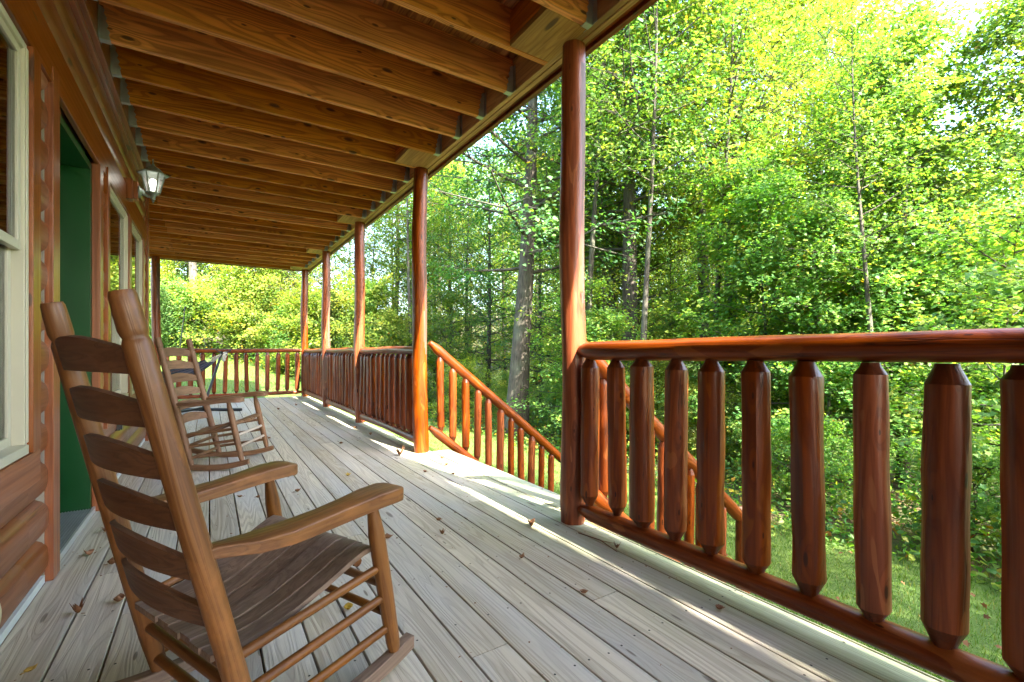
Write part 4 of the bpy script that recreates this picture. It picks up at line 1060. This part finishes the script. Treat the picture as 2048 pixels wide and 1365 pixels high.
T1('hazel', 'hazel_tree', 1345, 15.5, 'bright hazel with small leaves in the clearing above the near rail', .7, rz=2.2)
T1('goldtree', 'hickory_tree', 1580, 14.5, 'golden leaved tree glowing in the sun above the rail', 1.15)
T1('goldtree', 'hickory_tree', 1190, 17., 'golden tree just right of the near porch post', 1.1)
T1('beech', 'beech_tree', 1120, 19., 'dark beech hidden behind the near porch post', 1.05)
T1('beech', 'beech_tree', 975, 20.5, 'dark green beech left of the big old trunk', .8)
T1('goldtree', 'hickory_tree', 905, 24., 'yellow green tree beyond the second post', .95)
T1('tulip', 'tulip_tree', 880, 30., 'tall pale tree rising far behind the second post', 1.0)
T1('goldtree', 'hickory_tree', 790, 24., 'sunlit yellow tree between the second and third posts', .85)
T1('beech', 'beech_tree', 700, 29., 'green beech behind the third and fourth posts', .8)
T1('cedar', 'cedar_tree', 668, 18.5, 'pale feathery cedar behind the fourth post', .95)
T1('cedar', 'cedar_tree', 720, 17.5, 'low feathery cedar behind the third post', .62)
T1('darkcedar', 'cedar_tree', 326, 19.5, 'dark feathery cedar beside the far left post', .6)
T1('cedar', 'cedar_tree', 548, 21.5, 'small pale cedar before the corner post', .45)
far_lab = 'leafy tree in the sunlit wood edge past the far lawn'
rng = random.Random(5)
for u, d, k, s in [(335, 24, 'hazel', 1.), (380, 25.5, 'hazel', 1.1), (425, 23.5, 'goldtree', .75), (470, 24.5, 'hazel', 1.1), (515, 23.5, 'hazel', .95), (560, 24, 'goldtree', .85), (610, 23.5, 'hazel', 1.), (655, 23.5, 'hazel', 1.), (745, 22.5, 'goldtree', .7), (300, 23, 'hazel', 1.), (265, 24, 'hazel', 1.), (400, 29, 'beech', .9), (500, 29, 'goldtree', 1.), (590, 28, 'beech', .9)]:
    T1(k, {'goldtree': 'hickory_tree', 'beech': 'beech_tree', 'hazel': 'hazel_tree'}[k], u, d, {'goldtree': 'yellow green ', 'beech': 'dark green ', 'hazel': 'bright green '}[k] + far_lab, s, group='trees beyond the far lawn')
# middle of the wood: a thin belt, a sunny clearing, then the rising far side
KN = {'poplar': ('poplar_tree', 'tall green poplar'), 'hazel': ('hazel_tree', 'bright green hazel'), 'tulip': ('tulip_tree', 'tall slim trunked tree'), 'beech': ('beech_tree', 'dark leaved beech'), 'goldtree': ('hickory_tree', 'yellow leaved hickory'), 'maple': ('maple_tree', 'slender maple'), 'sapling': ('maple_sapling', 'small maple'), 'fartree': ('woodland_tree', 'tall yellow green tree'), 'fardark': ('woodland_tree', 'tall deep green tree')}
def col_of(x, y):
    dd = math.sin(YAW) * x + math.cos(YAW) * y; return 1024 + 934.36 * (math.cos(YAW) * x - math.sin(YAW) * y) / max(dd, .5)
def scatter(n, lo, hi, y0, y1, sp, pick, lab, grp, seed):
    rg = random.Random(seed); got = []; tr = 0
    while len(got) < n and tr < 6000:
        tr += 1; y = rg.uniform(y0, y1); e = float(edge_x(y)); x = e + rg.uniform(lo, hi); u = col_of(x, y)
        if min([math.hypot(x - a, y - c_) for a, c_ in got] + [99]) < sp or u < 250 or u > 2350 or (930 < u < 1120 and lo < 5): continue
        got.append((x, y)); k, s = pick(rg, u, x, y)
        if k: tree(k, KN[k][0], x, y, KN[k][1] + ' ' + lab, 'tree', grp, s)
def pick1(rg, u, x, y):
    if u > 1740: return rg.choice(['maple', 'sapling', 'sapling']), rg.uniform(.6, .85)
    return rg.choice(['tulip', 'goldtree', 'maple', 'maple', 'poplar', 'beech']), rg.uniform(.75, 1.05)
def pick2(rg, u, x, y):
    if u > 1780: return rg.choice(['goldtree', 'fartree']), rg.uniform(.42, .6)
    return rg.choice(['goldtree', 'goldtree', 'fartree', 'hazel', 'hazel']), rg.uniform(.7, 1.0)
scatter(5, 1.5, 5.0, 0, 26, 3.4, pick1, 'in the thin belt of wood behind the lawn', 'trees in the near belt of wood', 31)
rg = random.Random(77)
for yr, x0, x1 in ((1.0, 16., 34.), (10.5, 15.5, 40.), (20.5, 16., 46.), (31., 12., 52.)):
    x = x0
    while x < x1:
        y = yr + rg.uniform(-1.6, 1.6) + (x - x0) * .12; u = col_of(x, y)
        k = rg.choice(['goldtree', 'goldtree', 'hazel', 'tulip', 'goldtree', 'poplar']); sc_ = rg.uniform(.72, .98) * (.68 if k in ('tulip', 'poplar') else 1) * (.85 if u > 1780 else 1)
        if u < 2400: tree(k, KN[k][0], x, y, KN[k][1] + ' standing in the sun on the far side of the wood', 'tree', 'sunlit trees beyond the wood', sc_)
        if u < 2400: tree('bush', 'woodland_shrub', x + rg.uniform(-.8, .8), y - 2., 'yellow green bush in the sun on the far side of the wood', 'shrub', 'bushes on the far side of the wood', rg.uniform(.8, 1.3))
        x += rg.uniform(2.0, 3.2)
# unseen trees added past the picture edges to dapple deck, stairs and lawn
for x, y, k, s in [(8.0, -4.6, 'sapling', .9), (4.9, -5.2, 'maple', .9), (5.6, -6.3, 'tulip', .85), (5.2, -9.8, 'tulip', .9), (2.9, -13.5, 'tulip', .8), (7.2, -6.3, 'sapling', .9)]:
    tree(k, 'dapple_tree', x, y, 'unseen tree added outside the right picture edge to dapple the sunlight', 'tree', 'unseen trees added for dappled shade', s)
# far backdrop of the wood
fb = []; tries = 0
while len(fb) < 22 and tries < 4000:
    tries += 1
    an = R(rng.uniform(-38, 92)); d = rng.uniform(44, 85); x, y = d * math.sin(an), d * math.cos(an)
    if x < float(edge_x(y)) + 3: continue
    if an > R(68) : continue
    if min([math.hypot(x - a, y - c_) for a, c_ in fb] + [99]) < 4.2: continue
    fb.append((x, y))
for x, y in fb:
    k = rng.choice(['fartree', 'fardark']); tree(k, 'woodland_tree', x, y, ('yellow green' if k == 'fartree' else 'deep green') + ' tall tree far back in the wood', 'tree', 'far trees behind the wood', rng.uniform(.8, 1.15))
for i in range(12):
    an = R(rng.uniform(70, 100)); d = rng.uniform(26, 50); x, y = d * math.sin(an), d * math.cos(an)
    tree('fardark', 'woodland_tree', x, y, 'low deep green tree far back past the young maples', 'tree', 'far trees behind the wood', rng.uniform(.45, .62))
# shrubs along the edge
for i in range(16):
    y = -4 + 21 * (i + rng.random()) / 16; e = float(edge_x(y)); x = e + rng.uniform(.6, 2.6)
    k = rng.choice(['shrub', 'shrub', 'shrub', 'bush']); tree(k, 'woodland_shrub', x, y, 'leafy ' + ('green' if k == 'shrub' else 'yellow green') + ' shrub in the thicket where lawn meets wood', 'shrub', 'shrubs along the wood edge', rng.uniform(.4, .85))
for i in range(26):
    y = 17.5 + 11 * (i + rng.random()) / 26; e = float(edge_x(y)); x = e + rng.uniform(.6, 2.2)
    k = rng.choice(['shrub', 'bush', 'bush']); tree(k, 'woodland_shrub', x, y, 'sunlit ' + ('green' if k == 'shrub' else 'yellow green') + ' bush beyond the far lawn', 'shrub', 'bushes past the far lawn', rng.uniform(.8, 1.6))
for i in range(26):
    y = -1.5 + 21 * (i + rng.random()) / 26; e = float(edge_x(y)); x = e + rng.uniform(.9, 6.5)
    if 940 < col_of(x, y) < 1110: continue
    k = rng.choice(['sprout', 'sprout', 'sapling']); tree(k, 'maple_sapling', x, y, ('small leafy sprout' if k == 'sprout' else 'thin maple sapling') + ' in the shade behind the wood edge', 'tree', 'saplings inside the wood', rng.uniform(.6, 1.15))
for i in range(15):
    y = -1. + 20 * (i + rng.random()) / 15; e = float(edge_x(y)); x = e + rng.uniform(1.2, 6)
    u = col_of(x, y)
    if 930 < u < 1120 or u > 1770: continue
    tree('pole', 'pole_tree', x, y, 'thin straight bare lower trunk with a high crown inside the wood', 'tree', 'thin trunks inside the wood', rng.uniform(.75, 1.) if u < 1650 else rng.uniform(.42, .58))

# low undergrowth and lawn grass (nobody could count these)
rn = np.random.default_rng(12)
N = 26000; y = rn.uniform(-6, 32, N); x = edge_x(y) + rn.gamma(1.6, 1.3, N) - .5
hgt = rn.random(N) ** 1.6 * .55 * np.clip((x - edge_x(y) + .6) / 1.2, .1, 1)
Cn = np.stack([x, y, ground_h(x, y) + .02 + hgt], 1); Nn = np.array([0, 0, 1.]) + rn.normal(0, .5, (N, 3))
o = bpy.data.objects.new('undergrowth', leaves_mesh('undergrowth', Cn, Nn, .095, M['leaf'], rn, 'oval')); C.objects.link(o)
tag(o, 'low leafy ground cover along the foot of the wood', 'undergrowth', kind='stuff')
def blades(N, xs, ys, hs, ws):
    z = ground_h(xs, ys); a = rn.uniform(0, 6.283, N); l = rn.normal(0, .5, (N, 2)) * hs[:, None]
    dx, dy = np.cos(a) * ws, np.sin(a) * ws
    V = np.stack([np.stack([xs - dx, ys - dy, z - .01], 1), np.stack([xs + dx, ys + dy, z - .01], 1), np.stack([xs + l[:, 0], ys + l[:, 1], z + hs], 1)], 1)
    return V.reshape(-1, 3)
N1 = 150000; y1 = rn.uniform(-3, 13, N1) ; x1 = 2.1 + (edge_x(y1) + .5 - 2.1) * rn.random(N1)
k = rn.random(N1) < np.clip(22. / ((x1 + .2) ** 2 + (y1) ** 2 * .8 + 1), .12, 1); x1, y1 = x1[k], y1[k]; N1 = len(x1)
N2 = 60000; y2 = rn.uniform(11.6, 30, N2); x2 = -14 + (np.minimum(edge_x(y2), 6) + 14) * rn.random(N2)
d1 = np.hypot(x1, y1); d2 = np.hypot(x2, y2)
xs = np.concatenate([x1, x2]); ys = np.concatenate([y1, y2]); dd = np.concatenate([d1, d2])
V = blades(len(xs), xs, ys, rn.uniform(.022, .06, len(xs)) * (1 + dd * .02), .0022 * (1 + dd * .16))
ti = np.repeat(rn.random(len(xs)), 3)
o = bpy.data.objects.new('lawn_grass', fast_mesh('lawn_grass', V, np.arange(len(V)).reshape(-1, 3), ti, M['grass'])); C.objects.link(o)
tag(o, 'short mown grass of the lawn round the porch', 'grass', kind='stuff')

N = 420; y = np.concatenate([rn.uniform(-2, 13, 330), rn.uniform(12, 22, 90)]); x = np.concatenate([2.3 + (edge_x(y[:330]) - 2.0) * rn.random(330) ** .6, rn.uniform(-6, 5, 90)])
Cn = np.stack([x, y, ground_h(x, y) + .045], 1); Nn = np.array([0, 0, 1.]) + rn.normal(0, .45, (N, 3))
M['litter'] = mat_leaf('brown_leaf_litter', [(0., (.10, .045, .02)), (.5, (.19, .085, .035)), (1., (.30, .16, .06))], .2, (1.2, 1.1, .8), .8)
o = bpy.data.objects.new('fallen_leaves', leaves_mesh('fallen_leaves', Cn, Nn, .055, M['litter'], rn, 'maple')); C.objects.link(o)
tag(o, 'scattered brown leaves lying on the lawn grass', 'leaves', kind='stuff')

# poles on the lawn
b = MB(); b.tube([(0, 0, -1.5), (0, 0, 8.6)], [.14, .10], 12); x, y = at(864.5, 32.)
up_ = empty('utility_pole', (x, y, 1.0), .6, 'pale utility pole rising among leaves right of the second post', 'pole')
b.build('shaft', M['poleg'], up_)
b = MB(); b.box(-.45, .45, -.05, .05, 8.05, 8.17, ax=0); b.build('crossarm', M['poleg'], up_)
for s in (-1, 0, 1):
    b = MB(); b.lathe([(0, .16), (.03, .15), (.045, .1), (.03, .07), (.045, .04), (.02, 0)], (s * .38, 0, 8.17), 10); b.build('insulator', M['steel'], up_)
x, y = -.62, 13.2; gz = float(ground_h(x, y))
b = MB(); b.tube([(-.02, 0, gz - .1), (.06, 0, 1.0), (.16, .05, 2.05)], .011, 8); b.tube([(.07, 0, 1.02), (-.16, .02, 1.5)], .005, 6)
o = b.build('garden_pole', M['black'], None); o.location = (x, y, 0); tag(o, 'thin dark leaning garden pole with a wire beyond the end rail', 'pole')

# ------------------------------------------------------------------ camera, light, render
cam = bpy.data.cameras.new('camera'); co = bpy.data.objects.new('camera', cam); C.objects.link(co)
cam.sensor_width = 36; cam.lens = 934.36 / 2048 * 36; cam.shift_y = (702.9 - 682.5) / 2048; cam.clip_start = .02; cam.clip_end = 1000
co.location = (0, 0, 1.0035); co.rotation_euler = (R(90), 0, -YAW); S.camera = co
SUN_EL, SUN_AZ = R(44), R(8.5)     # azimuth measured from -Y towards +X
dirv = Vector((math.sin(SUN_AZ) * math.cos(SUN_EL), -math.cos(SUN_AZ) * math.cos(SUN_EL), math.sin(SUN_EL)))
sl = bpy.data.lights.new('sun', 'SUN'); sl.energy = 3.6; sl.angle = R(.53); sl.color = (1, .93, .80)
so = bpy.data.objects.new('sun', sl); C.objects.link(so); so.rotation_euler = dirv.to_track_quat('Z', 'Y').to_euler(); so.location = dirv * 60
w = bpy.data.worlds.new('World'); S.world = w; w.use_nodes = True; nt = w.node_tree
sky = nt.nodes.new('ShaderNodeTexSky'); sky.sky_type = 'NISHITA'; sky.sun_disc = False
sky.sun_elevation = SUN_EL; sky.sun_rotation = math.atan2(dirv.x, dirv.y); sky.air_density = 1.; sky.dust_density = 2.5; sky.ozone_density = 1.
bg = nt.nodes['Background']; bg.inputs[1].default_value = .15; nt.links.new(sky.outputs[0], bg.inputs[0])
pl = bpy.data.lights.new('lantern_light', 'POINT'); pl.energy = .2; pl.shadow_soft_size = .03; pl.color = (1, .93, .82)
po = bpy.data.objects.new('lantern_light', pl); C.objects.link(po); po.location = (-.40, 5.03, 2.43)
S.render.engine = 'CYCLES'; cy = S.cycles
cy.use_denoising = True; cy.max_bounces = 12; cy.diffuse_bounces = 7; cy.glossy_bounces = 3; cy.transmission_bounces = 8; cy.transparent_max_bounces = 8
cy.sample_clamp_indirect = 6.; cy.caustics_reflective = False; cy.caustics_refractive = False
vs_ = S.view_settings; vs_.view_transform = 'Standard'; vs_.look = 'None'; vs_.gamma = 1; vs_.exposure = 3.78
